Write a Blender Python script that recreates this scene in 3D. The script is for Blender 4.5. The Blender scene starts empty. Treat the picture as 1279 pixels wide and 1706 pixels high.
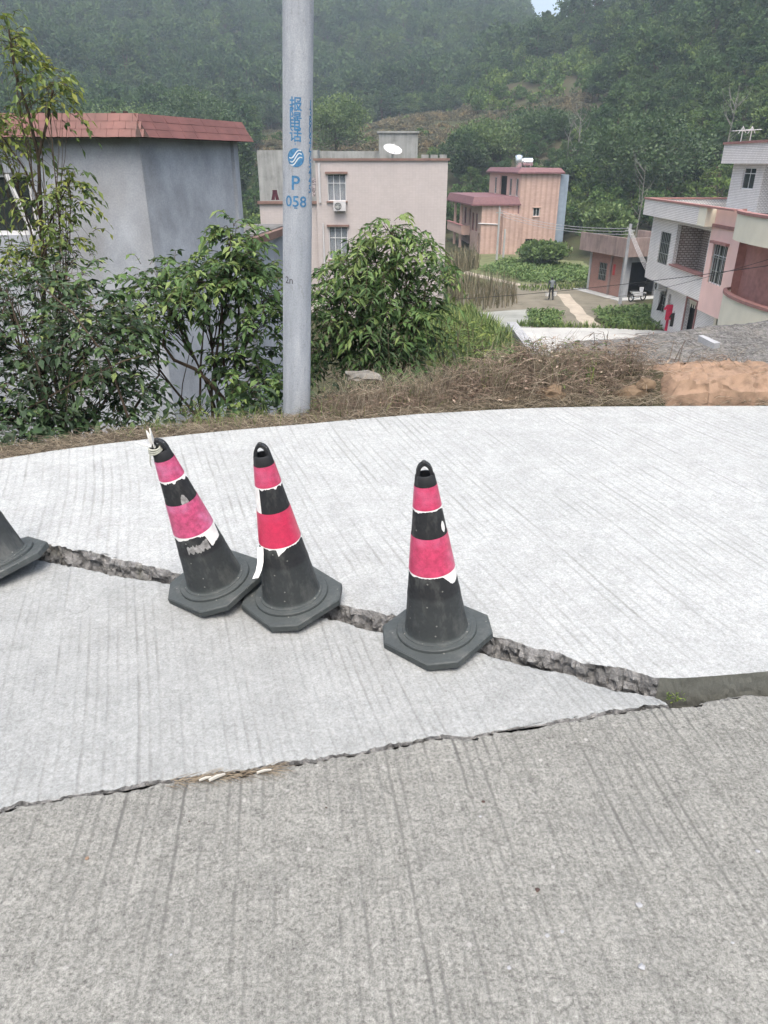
import bpy, bmesh, math, random
import numpy as np
from mathutils import Vector, Matrix, noise as mnoise
from math import sin, cos, tan, pi, radians as R, atan, atan2, hypot, exp

random.seed(7)
scene = bpy.context.scene
C = scene.collection

# ------------------------------------------------------------------ camera
CAMZ, TH, FPX = 1.58, R(25.9), 1200.0
cam = bpy.data.cameras.new('camera')
cam.sensor_fit = 'HORIZONTAL'
cam.sensor_width = 36.0
cam.lens = FPX / 1279.0 * 36.0
cam.clip_start, cam.clip_end = 0.05, 6000
cam_o = bpy.data.objects.new('camera', cam)
C.objects.link(cam_o)
cam_o.location = (0, 0, CAMZ)
cam_o.rotation_euler = (pi / 2 - TH, 0, 0)
scene.camera = cam_o

# ------------------------------------------------------------------ sky and sun (bright overcast)
SUN_EL, SUN_AZ = R(66), R(-178)          # azimuth measured from +Y towards +X
world = bpy.data.worlds.new('World')
scene.world = world
world.use_nodes = True
wn = world.node_tree
wn.nodes.clear()
sky = wn.nodes.new('ShaderNodeTexSky')
sky.sky_type = 'NISHITA'
sky.sun_disc = False
sky.sun_elevation = SUN_EL
sky.sun_rotation = SUN_AZ
sky.air_density, sky.dust_density, sky.ozone_density = 1.0, 7.0, 0.6
bg = wn.nodes.new('ShaderNodeBackground')
bg.inputs['Strength'].default_value = 0.15
wo = wn.nodes.new('ShaderNodeOutputWorld')
wn.links.new(sky.outputs[0], bg.inputs[0])
wn.links.new(bg.outputs[0], wo.inputs[0])

sl = bpy.data.lights.new('sun', 'SUN')
sl.energy, sl.angle, sl.color = 1.15, R(45), (1.0, 0.99, 0.97)
sun = bpy.data.objects.new('sun', sl)
C.objects.link(sun)
sd = Vector((sin(SUN_AZ) * cos(SUN_EL), cos(SUN_AZ) * cos(SUN_EL), sin(SUN_EL)))
sun.rotation_euler = (-sd).to_track_quat('-Z', 'Y').to_euler()
sun.location = sd * 60

vs = scene.view_settings
vs.view_transform, vs.look, vs.gamma, vs.use_curve_mapping = 'Standard', 'None', 1.0, False
vs.exposure = 1.32
scene.cycles.use_denoising = True
scene.cycles.max_bounces = 6
scene.cycles.transparent_max_bounces = 12
scene.cycles.volume_bounces = 1

# ------------------------------------------------------------------ helpers
def ray(px, py):
    u, v = (px - 639.5) / FPX, (853 - py) / FPX
    return u, cos(TH) + v * sin(TH), -sin(TH) + v * cos(TH)

def at_z(px, py, z=0.0):
    u, dy, dz = ray(px, py)
    t = (z - CAMZ) / dz
    return Vector((u * t, dy * t, z))

def at_y(px, py, y):
    u, dy, dz = ray(px, py)
    t = y / dy
    return Vector((u * t, y, CAMZ + dz * t))

def interp(x, pts):
    if x <= pts[0][0]: return pts[0][1]
    for (a, b), (c, d) in zip(pts, pts[1:]):
        if x <= c:
            return b + (d - b) * (x - a) / (c - a)
    return pts[-1][1]

def sstep(a, b, x):
    t = max(0.0, min(1.0, (x - a) / (b - a)))
    return t * t * (3 - 2 * t)

def nz(x, y, z=0.0):
    return mnoise.noise(Vector((x, y, z)))

def rnd(a, b):
    return random.uniform(a, b)

def tag(o, label=None, cat=None, group=None, kind=None):
    if label: o['label'] = label
    if cat: o['category'] = cat
    if group: o['group'] = group
    if kind: o['kind'] = kind
    return o

def empty(name, loc=(0, 0, 0), rot=(0, 0, 0)):
    o = bpy.data.objects.new(name, None)
    C.objects.link(o)
    o.location, o.rotation_euler = loc, rot
    o.empty_display_size = 0.1
    return o

class MB:
    def __init__(s):
        s.v, s.f, s.t = [], [], []
    def face(s, pts, tint=None):
        b = len(s.v)
        s.v.extend([tuple(p) for p in pts])
        s.f.append(tuple(range(b, b + len(pts))))
        if tint is not None: s.t.append(tint)
    def box(s, x0, x1, y0, y1, z0, z1):
        s.hexa([(x0, y0, z0), (x1, y0, z0), (x1, y1, z0), (x0, y1, z0)],
               [(x0, y0, z1), (x1, y0, z1), (x1, y1, z1), (x0, y1, z1)])
    def hexa(s, lo, hi):
        b, n = len(s.v), len(lo)
        s.v.extend([tuple(p) for p in lo] + [tuple(p) for p in hi])
        s.f.append(tuple(b + i for i in reversed(range(n))))
        s.f.append(tuple(b + n + i for i in range(n)))
        for i in range(n):
            j = (i + 1) % n
            s.f.append((b + i, b + j, b + n + j, b + n + i))
    def prism(s, poly, z0, z1):
        s.hexa([(x, y, z0) for x, y in poly], [(x, y, z1) for x, y in poly])
    def obox(s, o, d, u0, u1, n0, n1, z0, z1):
        # box along the wall direction d, n = outward normal (right of d)
        nx, ny = d[1], -d[0]
        def p(u, n): return (o[0] + d[0] * u + nx * n, o[1] + d[1] * u + ny * n)
        s.prism([p(u0, n1), p(u1, n1), p(u1, n0), p(u0, n0)], z0, z1)
    def tube(s, pts, rads, n=6, cap=True):
        pts = [Vector(p) for p in pts]
        if not hasattr(rads, '__len__'): rads = [rads] * len(pts)
        b0 = len(s.v)
        prev = None
        for i, p in enumerate(pts):
            t = (pts[min(i + 1, len(pts) - 1)] - pts[max(i - 1, 0)])
            if t.length < 1e-9: t = Vector((0, 0, 1))
            t.normalize()
            a = prev if prev is not None else (Vector((1, 0, 0)) if abs(t.x) < 0.9 else Vector((0, 1, 0)))
            a = (a - t * a.dot(t))
            if a.length < 1e-6: a = t.orthogonal()
            a.normalize()
            prev = a
            c = t.cross(a)
            for k in range(n):
                w = 2 * pi * k / n
                s.v.append(tuple(p + (a * cos(w) + c * sin(w)) * rads[i]))
        for i in range(len(pts) - 1):
            for k in range(n):
                k2 = (k + 1) % n
                s.f.append((b0 + i * n + k, b0 + i * n + k2, b0 + (i + 1) * n + k2, b0 + (i + 1) * n + k))
        if cap:
            s.f.append(tuple(b0 + k for k in reversed(range(n))))
            s.f.append(tuple(b0 + (len(pts) - 1) * n + k for k in range(n)))
    def lathe(s, prof, n=32, cx=0.0, cy=0.0, cap=False):
        b0 = len(s.v)
        for r, z in prof:
            for k in range(n):
                w = 2 * pi * k / n
                s.v.append((cx + r * cos(w), cy + r * sin(w), z))
        for i in range(len(prof) - 1):
            for k in range(n):
                k2 = (k + 1) % n
                s.f.append((b0 + i * n + k, b0 + i * n + k2, b0 + (i + 1) * n + k2, b0 + (i + 1) * n + k))
        if cap:
            s.f.append(tuple(b0 + k for k in reversed(range(n))))
            s.f.append(tuple(b0 + (len(prof) - 1) * n + k for k in range(n)))
    def wall(s, p0, p1, z0, z1, ops=(), th=0.2):
        # vertical wall with rectangular openings (u0,u1,w0,w1); outward = right of p0->p1
        L = hypot(p1[0] - p0[0], p1[1] - p0[1])
        d = ((p1[0] - p0[0]) / L, (p1[1] - p0[1]) / L)
        nx, ny = d[1], -d[0]
        us = sorted({0.003, L - 0.003} | {a for o in ops for a in o[:2]})
        ws = sorted({z0, z1} | {a for o in ops for a in o[2:]})
        def solid(i, j):
            if i < 0 or j < 0 or i >= len(us) - 1 or j >= len(ws) - 1: return False
            cu, cw = (us[i] + us[i + 1]) / 2, (ws[j] + ws[j + 1]) / 2
            return not any(a < cu < b and c < cw < e for a, b, c, e in ops)
        def P(u, w, n): return (p0[0] + d[0] * u - nx * n, p0[1] + d[1] * u - ny * n, w)
        for i in range(len(us) - 1):
            for j in range(len(ws) - 1):
                if not solid(i, j): continue
                a, b, c, e = us[i], us[i + 1], ws[j], ws[j + 1]
                s.face([P(a, c, 0), P(b, c, 0), P(b, e, 0), P(a, e, 0)])
                s.face([P(b, c, th), P(a, c, th), P(a, e, th), P(b, e, th)])
                if not solid(i - 1, j): s.face([P(a, c, th), P(a, c, 0), P(a, e, 0), P(a, e, th)])
                if not solid(i + 1, j): s.face([P(b, c, 0), P(b, c, th), P(b, e, th), P(b, e, 0)])
                if not solid(i, j - 1): s.face([P(a, c, th), P(b, c, th), P(b, c, 0), P(a, c, 0)])
                if not solid(i, j + 1): s.face([P(a, e, 0), P(b, e, 0), P(b, e, th), P(a, e, th)])
        return d
    def mesh(s, name, mat, smooth=None):
        me = bpy.data.meshes.new(name)
        me.from_pydata(s.v, [], s.f)
        if s.t and len(s.t) == len(s.f):
            at = me.attributes.new('tint', 'FLOAT', 'FACE')
            at.data.foreach_set('value', s.t)
        if mat is not None: me.materials.append(mat)
        if smooth is not None:
            me.polygons.foreach_set('use_smooth', [True] * len(me.polygons))
            if smooth < 179: me.set_sharp_from_angle(angle=R(smooth))
        me.update()
        return me
    def build(s, name, mat, parent=None, smooth=None, loc=None, rot=None):
        o = bpy.data.objects.new(name, s.mesh(name, mat, smooth))
        C.objects.link(o)
        if parent is not None: o.parent = parent
        if loc is not None: o.location = loc
        if rot is not None: o.rotation_euler = rot
        return o

def inst(name, me, parent=None, loc=(0, 0, 0), rot=(0, 0, 0), sc=(1, 1, 1)):
    o = bpy.data.objects.new(name, me)
    C.objects.link(o)
    o.parent = parent
    o.location, o.rotation_euler, o.scale = loc, rot, sc
    return o

# ------------------------------------------------------------------ material toolkit
class G:
    def __init__(s, name, rough=0.85, spec=0.3):
        s.m = bpy.data.materials.new(name)
        s.m.use_nodes = True
        s.nt = s.m.node_tree
        s.nt.nodes.clear()
        s.out = s.nt.nodes.new('ShaderNodeOutputMaterial')
        s.b = s.nt.nodes.new('ShaderNodeBsdfPrincipled')
        s.nt.links.new(s.b.outputs[0], s.out.inputs[0])
        s.b.inputs['Roughness'].default_value = rough
        s.b.inputs['Specular IOR Level'].default_value = spec
    def set(s, inp, v):
        if isinstance(v, bpy.types.NodeSocket): s.nt.links.new(v, inp)
        elif hasattr(v, '__len__') and len(v) == 3 and inp.type == 'RGBA': inp.default_value = (*v, 1)
        else: inp.default_value = v
    def n(s, typ, ins=None, **props):
        nd = s.nt.nodes.new(typ)
        for k, v in props.items(): setattr(nd, k, v)
        for k, v in (ins or {}).items(): s.set(nd.inputs[k], v)
        return nd
    def noise(s, scale, detail=3, rough=0.55, vec=None, dist=0.0):
        ins = {'Scale': scale, 'Detail': detail, 'Roughness': rough, 'Distortion': dist}
        if vec is not None: ins['Vector'] = vec
        return s.n('ShaderNodeTexNoise', ins).outputs['Fac']
    def ramp(s, fac, *stops):
        nd = s.n('ShaderNodeValToRGB', {'Fac': fac})
        e = nd.color_ramp.elements
        while len(e) < len(stops): e.new(0.5)
        for el, (p, c) in zip(e, stops):
            el.position = p
            el.color = (c, c, c, 1) if not hasattr(c, '__len__') else (*c, 1)
        return nd.outputs[0]
    def mix(s, f, a, b, mode='MIX'):
        nd = s.nt.nodes.new('ShaderNodeMix')
        nd.data_type = 'RGBA'
        nd.blend_type = mode
        for i, v in ((0, f), (6, a), (7, b)):
            s.set(nd.inputs[i], v)
        return nd.outputs[2]
    def mth(s, op, a, b=None, c=None):
        nd = s.nt.nodes.new('ShaderNodeMath')
        nd.operation = op
        for i, v in enumerate((a, b, c)):
            if v is not None: s.set(nd.inputs[i], v)
        return nd.outputs[0]
    def pos(s): return s.n('ShaderNodeNewGeometry').outputs['Position']
    def obj(s): return s.n('ShaderNodeTexCoord').outputs['Object']
    def xyz(s, v):
        o = s.n('ShaderNodeSeparateXYZ', {0: v}).outputs
        return o[0], o[1], o[2]
    def comb(s, x, y, z): return s.n('ShaderNodeCombineXYZ', {0: x, 1: y, 2: z}).outputs[0]
    def scale(s, v, k): return s.n('ShaderNodeMapping', {'Vector': v, 'Scale': k}).outputs[0]
    def attr(s, name): return s.n('ShaderNodeAttribute', attribute_name=name).outputs['Fac']
    def bump(s, h, strength=0.5, dist=0.01):
        nd = s.n('ShaderNodeBump', {'Height': h, 'Strength': strength, 'Distance': dist})
        s.nt.links.new(nd.outputs[0], s.b.inputs['Normal'])
    def col(s, v): s.set(s.b.inputs['Base Color'], v)
    def rough(s, v): s.set(s.b.inputs['Roughness'], v)

def plain(name, c, rough=0.8, spec=0.3, var=0.18, scale=3.0, metal=0.0, bump=0.0):
    g = G(name, rough, spec)
    co = g.obj()
    f = g.noise(scale, 5, 0.6, co)
    lo = tuple(x * (1 - var) for x in c)
    hi = tuple(min(1, x * (1 + var)) for x in c)
    g.col(g.ramp(f, (0.3, lo), (0.7, hi)))
    g.b.inputs['Metallic'].default_value = metal
    if bump: g.bump(g.noise(scale * 12, 4, 0.6, co), bump, 0.004)
    return g.m

def concrete(name, base, az, space, groove=0.25, grain=1.0, tone=(1, 1, 1), spots=0.0):
    g = G(name, 0.9, 0.2)
    p = g.pos()
    x, y, z = g.xyz(p)
    big = g.noise(0.9, 5, 0.6, p)
    mid = g.noise(7.0, 5, 0.65, p)
    fine = g.mth('ADD', g.mth('MULTIPLY', g.noise(110.0, 4, 0.8, p), 0.6), g.mth('MULTIPLY', g.noise(34.0, 5, 0.85, p, 0.8), 0.4))
    vfine = g.noise(420.0, 2, 0.6, p)
    # tined grooves across the road, wandering and worn away in patches
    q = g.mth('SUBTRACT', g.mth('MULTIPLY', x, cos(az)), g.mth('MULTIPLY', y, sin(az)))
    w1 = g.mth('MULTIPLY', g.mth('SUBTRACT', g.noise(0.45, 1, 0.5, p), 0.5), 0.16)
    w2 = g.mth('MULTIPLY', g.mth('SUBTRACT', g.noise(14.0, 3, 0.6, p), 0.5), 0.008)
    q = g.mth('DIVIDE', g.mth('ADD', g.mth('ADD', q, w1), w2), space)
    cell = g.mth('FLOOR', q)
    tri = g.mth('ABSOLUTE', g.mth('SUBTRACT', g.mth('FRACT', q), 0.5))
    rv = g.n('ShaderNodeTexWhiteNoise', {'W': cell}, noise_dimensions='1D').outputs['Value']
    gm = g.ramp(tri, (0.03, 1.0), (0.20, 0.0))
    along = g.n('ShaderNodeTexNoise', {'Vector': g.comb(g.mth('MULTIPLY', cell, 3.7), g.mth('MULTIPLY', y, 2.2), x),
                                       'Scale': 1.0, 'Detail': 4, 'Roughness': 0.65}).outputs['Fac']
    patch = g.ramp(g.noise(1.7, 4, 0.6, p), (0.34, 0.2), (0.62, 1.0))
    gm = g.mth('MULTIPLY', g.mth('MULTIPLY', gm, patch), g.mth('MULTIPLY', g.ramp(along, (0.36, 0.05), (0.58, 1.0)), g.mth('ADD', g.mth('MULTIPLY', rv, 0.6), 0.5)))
    c0 = tuple(base * t for t in tone)
    col = g.mix(1.0, g.mix(1.0, c0, g.ramp(big, (0.25, 0.88), (0.75, 1.08)), 'MULTIPLY'),
                g.ramp(mid, (0.2, 0.84), (0.8, 1.12)), 'MULTIPLY')
    col = g.mix(grain, col, g.mix(1.0, col, g.ramp(fine, (0.36, 0.34), (0.5, 0.97), (0.64, 1.6)), 'MULTIPLY'))
    col = g.mix(0.5 * grain, col, g.mix(1.0, col, g.ramp(vfine, (0.3, 0.55), (0.7, 1.4)), 'MULTIPLY'))
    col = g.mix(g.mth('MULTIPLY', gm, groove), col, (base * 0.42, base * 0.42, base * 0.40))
    # dark pits, pale aggregate and old stains
    pit = g.n('ShaderNodeTexVoronoi', {'Vector': p, 'Scale': 38.0}).outputs['Distance']
    col = g.mix(g.ramp(pit, (0.05, 0.55), (0.12, 0.0)), col, (base * 0.45,) * 3)
    if spots:
        wv = g.n('ShaderNodeVectorMath', {0: p, 1: g.n('ShaderNodeTexNoise', {'Vector': p, 'Scale': 2.4, 'Detail': 5.0}).outputs['Color']}, operation='ADD').outputs[0]
        hc = g.n('ShaderNodeTexVoronoi', {'Vector': wv, 'Scale': 0.9}, feature='DISTANCE_TO_EDGE').outputs['Distance']
        hm_ = g.ramp(g.noise(1.3, 3, 0.6, p), (0.52, 0.0), (0.58, 1.0))
        col = g.mix(g.mth('MULTIPLY', g.ramp(hc, (0.0015, spots * 1.6), (0.005, 0.0)), hm_), col, (base * 0.3,) * 3)
        ag = g.n('ShaderNodeTexVoronoi', {'Vector': p, 'Scale': 26.0, 'Randomness': 1.0})
        keep = g.ramp(g.xyz(ag.outputs['Color'])[0], (0.90, 0.0), (0.92, 1.0))
        col = g.mix(g.mth('MULTIPLY', keep, g.ramp(ag.outputs['Distance'], (0.10, spots), (0.2, 0.0))), col, (0.42, 0.42, 0.40))
        st = g.ramp(g.noise(2.3, 7, 0.72, p), (0.52, 0.0), (0.72, spots))
        st2 = g.ramp(g.noise(0.8, 6, 0.7, p, 0.6), (0.50, 0.0), (0.68, spots * 0.7))
        col = g.mix(st2, col, (base * 0.62, base * 0.63, base * 0.58))
        col = g.mix(st, col, (base * 0.55, base * 0.56, base * 0.54))
    g.col(col)
    h = g.mth('ADD', g.mth('MULTIPLY', fine, 0.8), g.mth('MULTIPLY', gm, -1.6))
    h = g.mth('ADD', h, g.mth('MULTIPLY', mid, 1.2))
    g.bump(h, 0.55, 0.004)
    return g.m

def leafmat(name, stops, gloss=0.45, trans=0.25, inst_var=False):
    g = G(name, gloss, 0.35)
    t = g.attr('tint')
    col = g.ramp(t, *stops)
    if inst_var:
        r = g.n('ShaderNodeObjectInfo').outputs['Random']
        col = g.mix(1.0, col, g.ramp(r, (0.0, (0.55, 0.68, 0.62)), (0.35, (0.85, 0.95, 0.8)), (0.7, (1.05, 1.08, 0.9)), (1.0, (1.4, 1.3, 0.95))), 'MULTIPLY')
    g.col(col)
    if trans:
        tr = g.n('ShaderNodeBsdfTranslucent', {'Color': col})
        mx = g.n('ShaderNodeMixShader', {0: trans})
        g.nt.links.new(g.b.outputs[0], mx.inputs[1])
        g.nt.links.new(tr.outputs[0], mx.inputs[2])
        g.nt.links.new(mx.outputs[0], g.out.inputs[0])
    return g.m

def brickmat(name, c1, c2, mortar, bw, bh, ms=0.012, rough=0.6, bump=0.4, offset=0.5, stain=0.15):
    g = G(name, rough, 0.35)
    x, y, z = g.xyz(g.obj())
    v = g.comb(g.mth('ADD', x, y), z, 0.0)
    br = g.n('ShaderNodeTexBrick', {'Vector': v, 'Color1': c1, 'Color2': c2, 'Mortar': mortar, 'Scale': 1.0,
                                    'Brick Width': bw, 'Row Height': bh, 'Mortar Size': ms, 'Mortar Smooth': 0.2, 'Bias': 0.0}, offset=offset)
    f = g.noise(0.7, 5, 0.65, g.obj())
    col = g.mix(1.0, br.outputs['Color'], g.ramp(f, (0.3, 1 - stain), (0.7, 1.0 + stain * 0.4)), 'MULTIPLY')
    g.col(col)
    g.bump(br.outputs['Fac'], -bump, 0.01)
    return g.m

def plaster(name, c, streak=0.3, dark=0.5, scale=1.0, rough=0.9):
    g = G(name, rough, 0.2)
    p = g.obj()
    a = g.noise(1.6 * scale, 6, 0.65, p)
    b = g.noise(1.0 * scale, 5, 0.6, g.scale(p, (5.0, 5.0, 0.55)))
    f = g.noise(60 * scale, 3, 0.6, p)
    dk = tuple(x * dark for x in c)
    hi = tuple(min(1, x * 1.22) for x in c)
    col = g.ramp(a, (0.28, dk), (0.5, c), (0.72, hi))
    col = g.mix(streak, col, g.ramp(b, (0.3, dk), (0.65, hi)))
    col = g.mix(1.0, col, g.ramp(f, (0.3, 0.88), (0.7, 1.08)), 'MULTIPLY')
    g.col(col)
    g.bump(g.mth('ADD', f, a), 0.3, 0.006)
    return g.m

M = {}
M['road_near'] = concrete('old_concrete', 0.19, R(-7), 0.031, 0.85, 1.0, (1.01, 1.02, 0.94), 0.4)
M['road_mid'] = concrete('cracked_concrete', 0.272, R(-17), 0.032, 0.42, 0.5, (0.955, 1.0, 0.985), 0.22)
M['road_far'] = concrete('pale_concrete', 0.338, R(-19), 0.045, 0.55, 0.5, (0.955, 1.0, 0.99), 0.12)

def broken():
    g = G('broken_concrete', 0.95, 0.15)
    p = g.pos()
    v = g.n('ShaderNodeTexVoronoi', {'Vector': p, 'Scale': 42.0, 'Randomness': 1.0})
    a = g.noise(26, 6, 0.7, p)
    col = g.ramp(a, (0.25, (0.06, 0.062, 0.06)), (0.5, (0.175, 0.18, 0.178)), (0.75, (0.35, 0.355, 0.35)))
    col = g.mix(0.3, col, g.ramp(g.xyz(v.outputs['Color'])[0], (0.2, (0.16, 0.155, 0.15)), (0.9, (0.46, 0.45, 0.44))))
    col = g.mix(g.ramp(g.noise(5, 4, 0.6, p), (0.55, 0.0), (0.75, 0.35)), col, (0.12, 0.13, 0.07))
    g.col(col)
    g.bump(g.mth('ADD', g.mth('MULTIPLY', a, 2.0), g.mth('MULTIPLY', v.outputs['Distance'], -0.25)), 1.0, 0.02)
    return g.m
M['broken'] = broken()
M['joint'] = plaster('slab_joint_face', (0.125, 0.13, 0.115), 0.0, 0.7, 3.0)
M['joint2'] = plaster('slab_side', (0.3, 0.3, 0.29), 0.2, 0.6, 4.0)

def groundmat():
    g = G('hill_ground', 1.0, 0.1)
    p = g.pos()
    a = g.noise(0.03, 5, 0.6, p)
    b = g.noise(0.35, 5, 0.65, p)
    c = g.noise(6.0, 4, 0.65, p)
    col = g.mix(g.ramp(a, (0.4, 0.0), (0.6, 1.0)), (0.062, 0.048, 0.036), (0.045, 0.05, 0.024))
    col = g.mix(g.ramp(b, (0.35, 0.0), (0.7, 0.8)), col, (0.05, 0.065, 0.028))
    col = g.mix(1.0, col, g.ramp(c, (0.25, 0.6), (0.75, 1.35)), 'MULTIPLY')
    g.col(col)
    g.bump(g.mth('ADD', c, b), 0.8, 0.06)
    return g.m
M['ground'] = groundmat()
M['clay'] = plaster('orange_clay', (0.24, 0.165, 0.115), 0.1, 0.5, 6.0)
M['soil'] = plaster('brown_soil', (0.16, 0.115, 0.075), 0.1, 0.55, 5.0)
# ------------------------------------------------------------------ terrain
EDGE_PX = [(0, 765), (100, 749), (200, 736), (350, 720), (500, 707), (600, 698), (700, 690), (850, 681), (1000, 677), (1279, 676)]
EDGE = [(p.x, p.y) for p in (at_z(a, b, 0.015) for a, b in EDGE_PX)]
EDGE = [(-40, EDGE[0][1] - 9.0), (-14, EDGE[0][1] - 4.4), (-6, EDGE[0][1] - 1.6)] + EDGE + [(8, EDGE[-1][1] - 0.35), (14, EDGE[-1][1] - 1.6), (40, EDGE[-1][1] - 9)]
def yedge(x): return interp(x, EDGE)

def azpx(px): return atan((px - 639.5) / FPX / 1.11)
HILLS = [(azpx(a), b) for a, b in [
    (-350, [(60, -8), (90, -7), (130, 2), (180, 14), (240, 26), (330, 55), (450, 100), (600, 130), (1000, 140)]),
    (100, [(60, -8), (95, -8), (130, -4), (180, 6), (230, 12), (300, 28), (420, 75), (560, 122), (1000, 140)]),
    (350, [(60, -8), (100, -8), (140, -3), (185, 6), (225, 8), (300, 22), (420, 72), (560, 120), (1000, 135)]),
    (560, [(60, -8), (105, -8), (145, -1), (190, 9.5), (230, 8), (300, 18), (420, 66), (560, 118), (1000, 125)]),
    (740, [(60, -8), (94, -8), (107, -7.4), (145, 1), (197, 14.5), (235, 13), (300, 20), (420, 62), (560, 112), (1000, 110)]),
    (840, [(60, -8), (92, -8), (104, -7.3), (145, 4), (205, 20), (240, 20), (310, 30), (420, 56), (540, 92), (800, 60)]),
    (885, [(60, -8), (92, -8), (103, -7), (145, 5), (210, 22.5), (250, 25), (310, 32), (420, 45), (520, 55), (800, 45)]),
    (930, [(60, -8), (90, -8), (102, -6.8), (150, 7), (210, 24), (260, 28), (320, 34), (420, 40), (510, 42), (800, 40)]),
    (985, [(60, -8), (86, -8), (98, -6.5), (145, 5), (200, 21), (260, 33), (330, 42), (430, 52), (560, 58), (800, 50)]),
    (1060, [(60, -8), (80, -8), (94, -6.5), (130, 2), (180, 18), (240, 38), (320, 64), (420, 94), (600, 112), (1000, 110)]),
    (1280, [(60, -8), (76, -8), (90, -6.5), (120, 2), (170, 20), (240, 48), (330, 78), (450, 105), (600, 120), (1000, 120)]),
    (1650, [(60, -8), (85, -6), (120, 4), (170, 24), (240, 55), (330, 85), (450, 110), (600, 120), (1000, 120)])]]

def hills(az, d):
    if az <= HILLS[0][0]: z = interp(d, HILLS[0][1])
    elif az >= HILLS[-1][0]: z = interp(d, HILLS[-1][1])
    else:
        for (a, ta), (b, tb) in zip(HILLS, HILLS[1:]):
            if az <= b:
                k = sstep(a, b, az)
                z = interp(d, ta) * (1 - k) + interp(d, tb) * k
                break
    if d > 105:
        x, y = d * sin(az), d * cos(az)
        w = sstep(105, 170, d)
        z += w * (4.0 * nz(x / 55, y / 55, 3) + 1.6 * nz(x / 19, y / 19, 7))
    return z

SLOPE = [(-0.4, -0.36), (-0.1, -0.3), (-0.02, -0.05), (0.05, -0.02), (0.45, -0.06), (1.0, -0.3), (1.8, -0.8), (3.2, -1.9), (6, -3.8), (10, -5.6), (16, -7.1), (24, -8), (60, -8)]
def height(x, y):
    d, az = hypot(x, y), atan2(x, y)
    s = y - yedge(max(-40, min(40, x)))
    if abs(az) < R(75) and d > 45: front = hills(az, d)
    else:
        front = interp(s, SLOPE)
        if s > 0:
            front += interp(x, [(0.2, .10), (1.2, .2), (2.6, .24), (4, .16)]) * exp(-((s - 0.55) / 0.34) ** 2) * sstep(0.1, 0.9, x)
            front += (0.05 * nz(x * 2.1, y * 2.1, 1) + 0.03 * nz(x * 6, y * 6, 5)) * sstep(0.05, 0.5, s)
    if abs(az) > R(75) and d > 45:
        k = sstep(R(75), R(100), abs(az))
        front = hills(max(-1.3, min(1.3, az)), d) * (1 - k) + 20 * k
    if y < -2.6:
        front = max(front if d <= 45 else -0.36, min(30, (-2.6 - y) * 0.4) - 0.36)
    return front

def build_ground():
    rs = list(np.arange(0.5, 3.0, 0.5)) + list(np.arange(3.0, 9.0, 0.14)) + list(np.arange(9, 30, 0.6)) + \
         list(np.arange(30, 108, 3)) + list(np.arange(108, 700, 7)) + list(np.arange(700, 2600, 100))
    az = list(np.arange(-52, 52.01, 0.5)) + list(np.arange(56, 308, 4))
    az = [R(a) for a in az]
    V, Fc = [(0, 0, -0.36)], []
    n = len(az)
    for r in rs:
        for a in az:
            x, y = r * sin(a), r * cos(a)
            V.append((x, y, height(x, y)))
    for k in range(n): Fc.append((0, 1 + (k + 1) % n, 1 + k))
    for i in range(len(rs) - 1):
        for k in range(n):
            k2 = (k + 1) % n
            b = 1 + i * n
            Fc.append((b + k, b + k2, b + n + k2, b + n + k))
    mb = MB(); mb.v, mb.f = V, Fc
    o = mb.build('ground', M['ground'], smooth=180)
    tag(o, kind='structure')
build_ground()

def mountain():
    mb = MB()
    n, m = 60, 14
    for j in range(m):
        for i in range(n):
            x = -300 + 1500 * i / (n - 1)
            y = 1900 + 70 * j
            t = j / (m - 1)
            ridge = 352 + 30 * nz(x / 130, 0.3) + 18 * nz(x / 45, 2.3) - 0.00045 * (x - 470) ** 2
            mb.v.append((x, y, -20 + (ridge + 20) * sin(t * pi * 0.55) + 10 * nz(x / 40, y / 40)))
    for j in range(m - 1):
        for i in range(n - 1):
            a = j * n + i
            mb.f.append((a, a + 1, a + n + 1, a + n))
    tag(mb.build('mountain', plain('far_mountain', (0.05, 0.07, 0.05), scale=0.02), smooth=180), kind='structure')
mountain()

# ------------------------------------------------------------------ road slabs
ZF, ZM = 0.015, -0.004
FAR_CRACK = [(-60, 880), (0, 893), (80, 907), (115, 913), (150, 919), (190, 929), (235, 938), (270, 948), (305, 957), (360, 968), (430, 980), (500, 992), (560, 1005), (605, 1014), (645, 1022),
             (700, 1032), (760, 1045), (816, 1057), (850, 1066), (886, 1077), (931, 1087), (970, 1103), (1010, 1108), (1043, 1114), (1088, 1128), (1120, 1130), (1156, 1128), (1210, 1124), (1279, 1118), (1340, 1113)]
MID_CRACK = [(-60, 914), (0, 922), (82, 936), (125, 945), (165, 952), (200, 962), (250, 967), (280, 973), (330, 985), (400, 1001), (470, 1017), (540, 1030), (575, 1037), (620, 1050), (680, 1062), (740, 1074),
             (802, 1087), (858, 1104), (908, 1117), (953, 1124), (987, 1139), (1024, 1152), (1060, 1153), (1088, 1161), (1113, 1172)]
NEAR_CRACK = [(-60, 1366), (0, 1352), (30, 1343), (90, 1335), (130, 1325), (175, 1322), (215, 1315), (250, 1307), (285, 1304), (320, 1298), (360, 1291), (390, 1290), (430, 1284), (465, 1276), (525, 1271), (560, 1262),
              (600, 1256), (640, 1249), (695, 1235), (760, 1228), (805, 1225), (850, 1217), (910, 1209), (965, 1200), (1020, 1190), (1065, 1183), (1110, 1179), (1150, 1178), (1178, 1167), (1240, 1157), (1279, 1159), (1340, 1152)]

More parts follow.
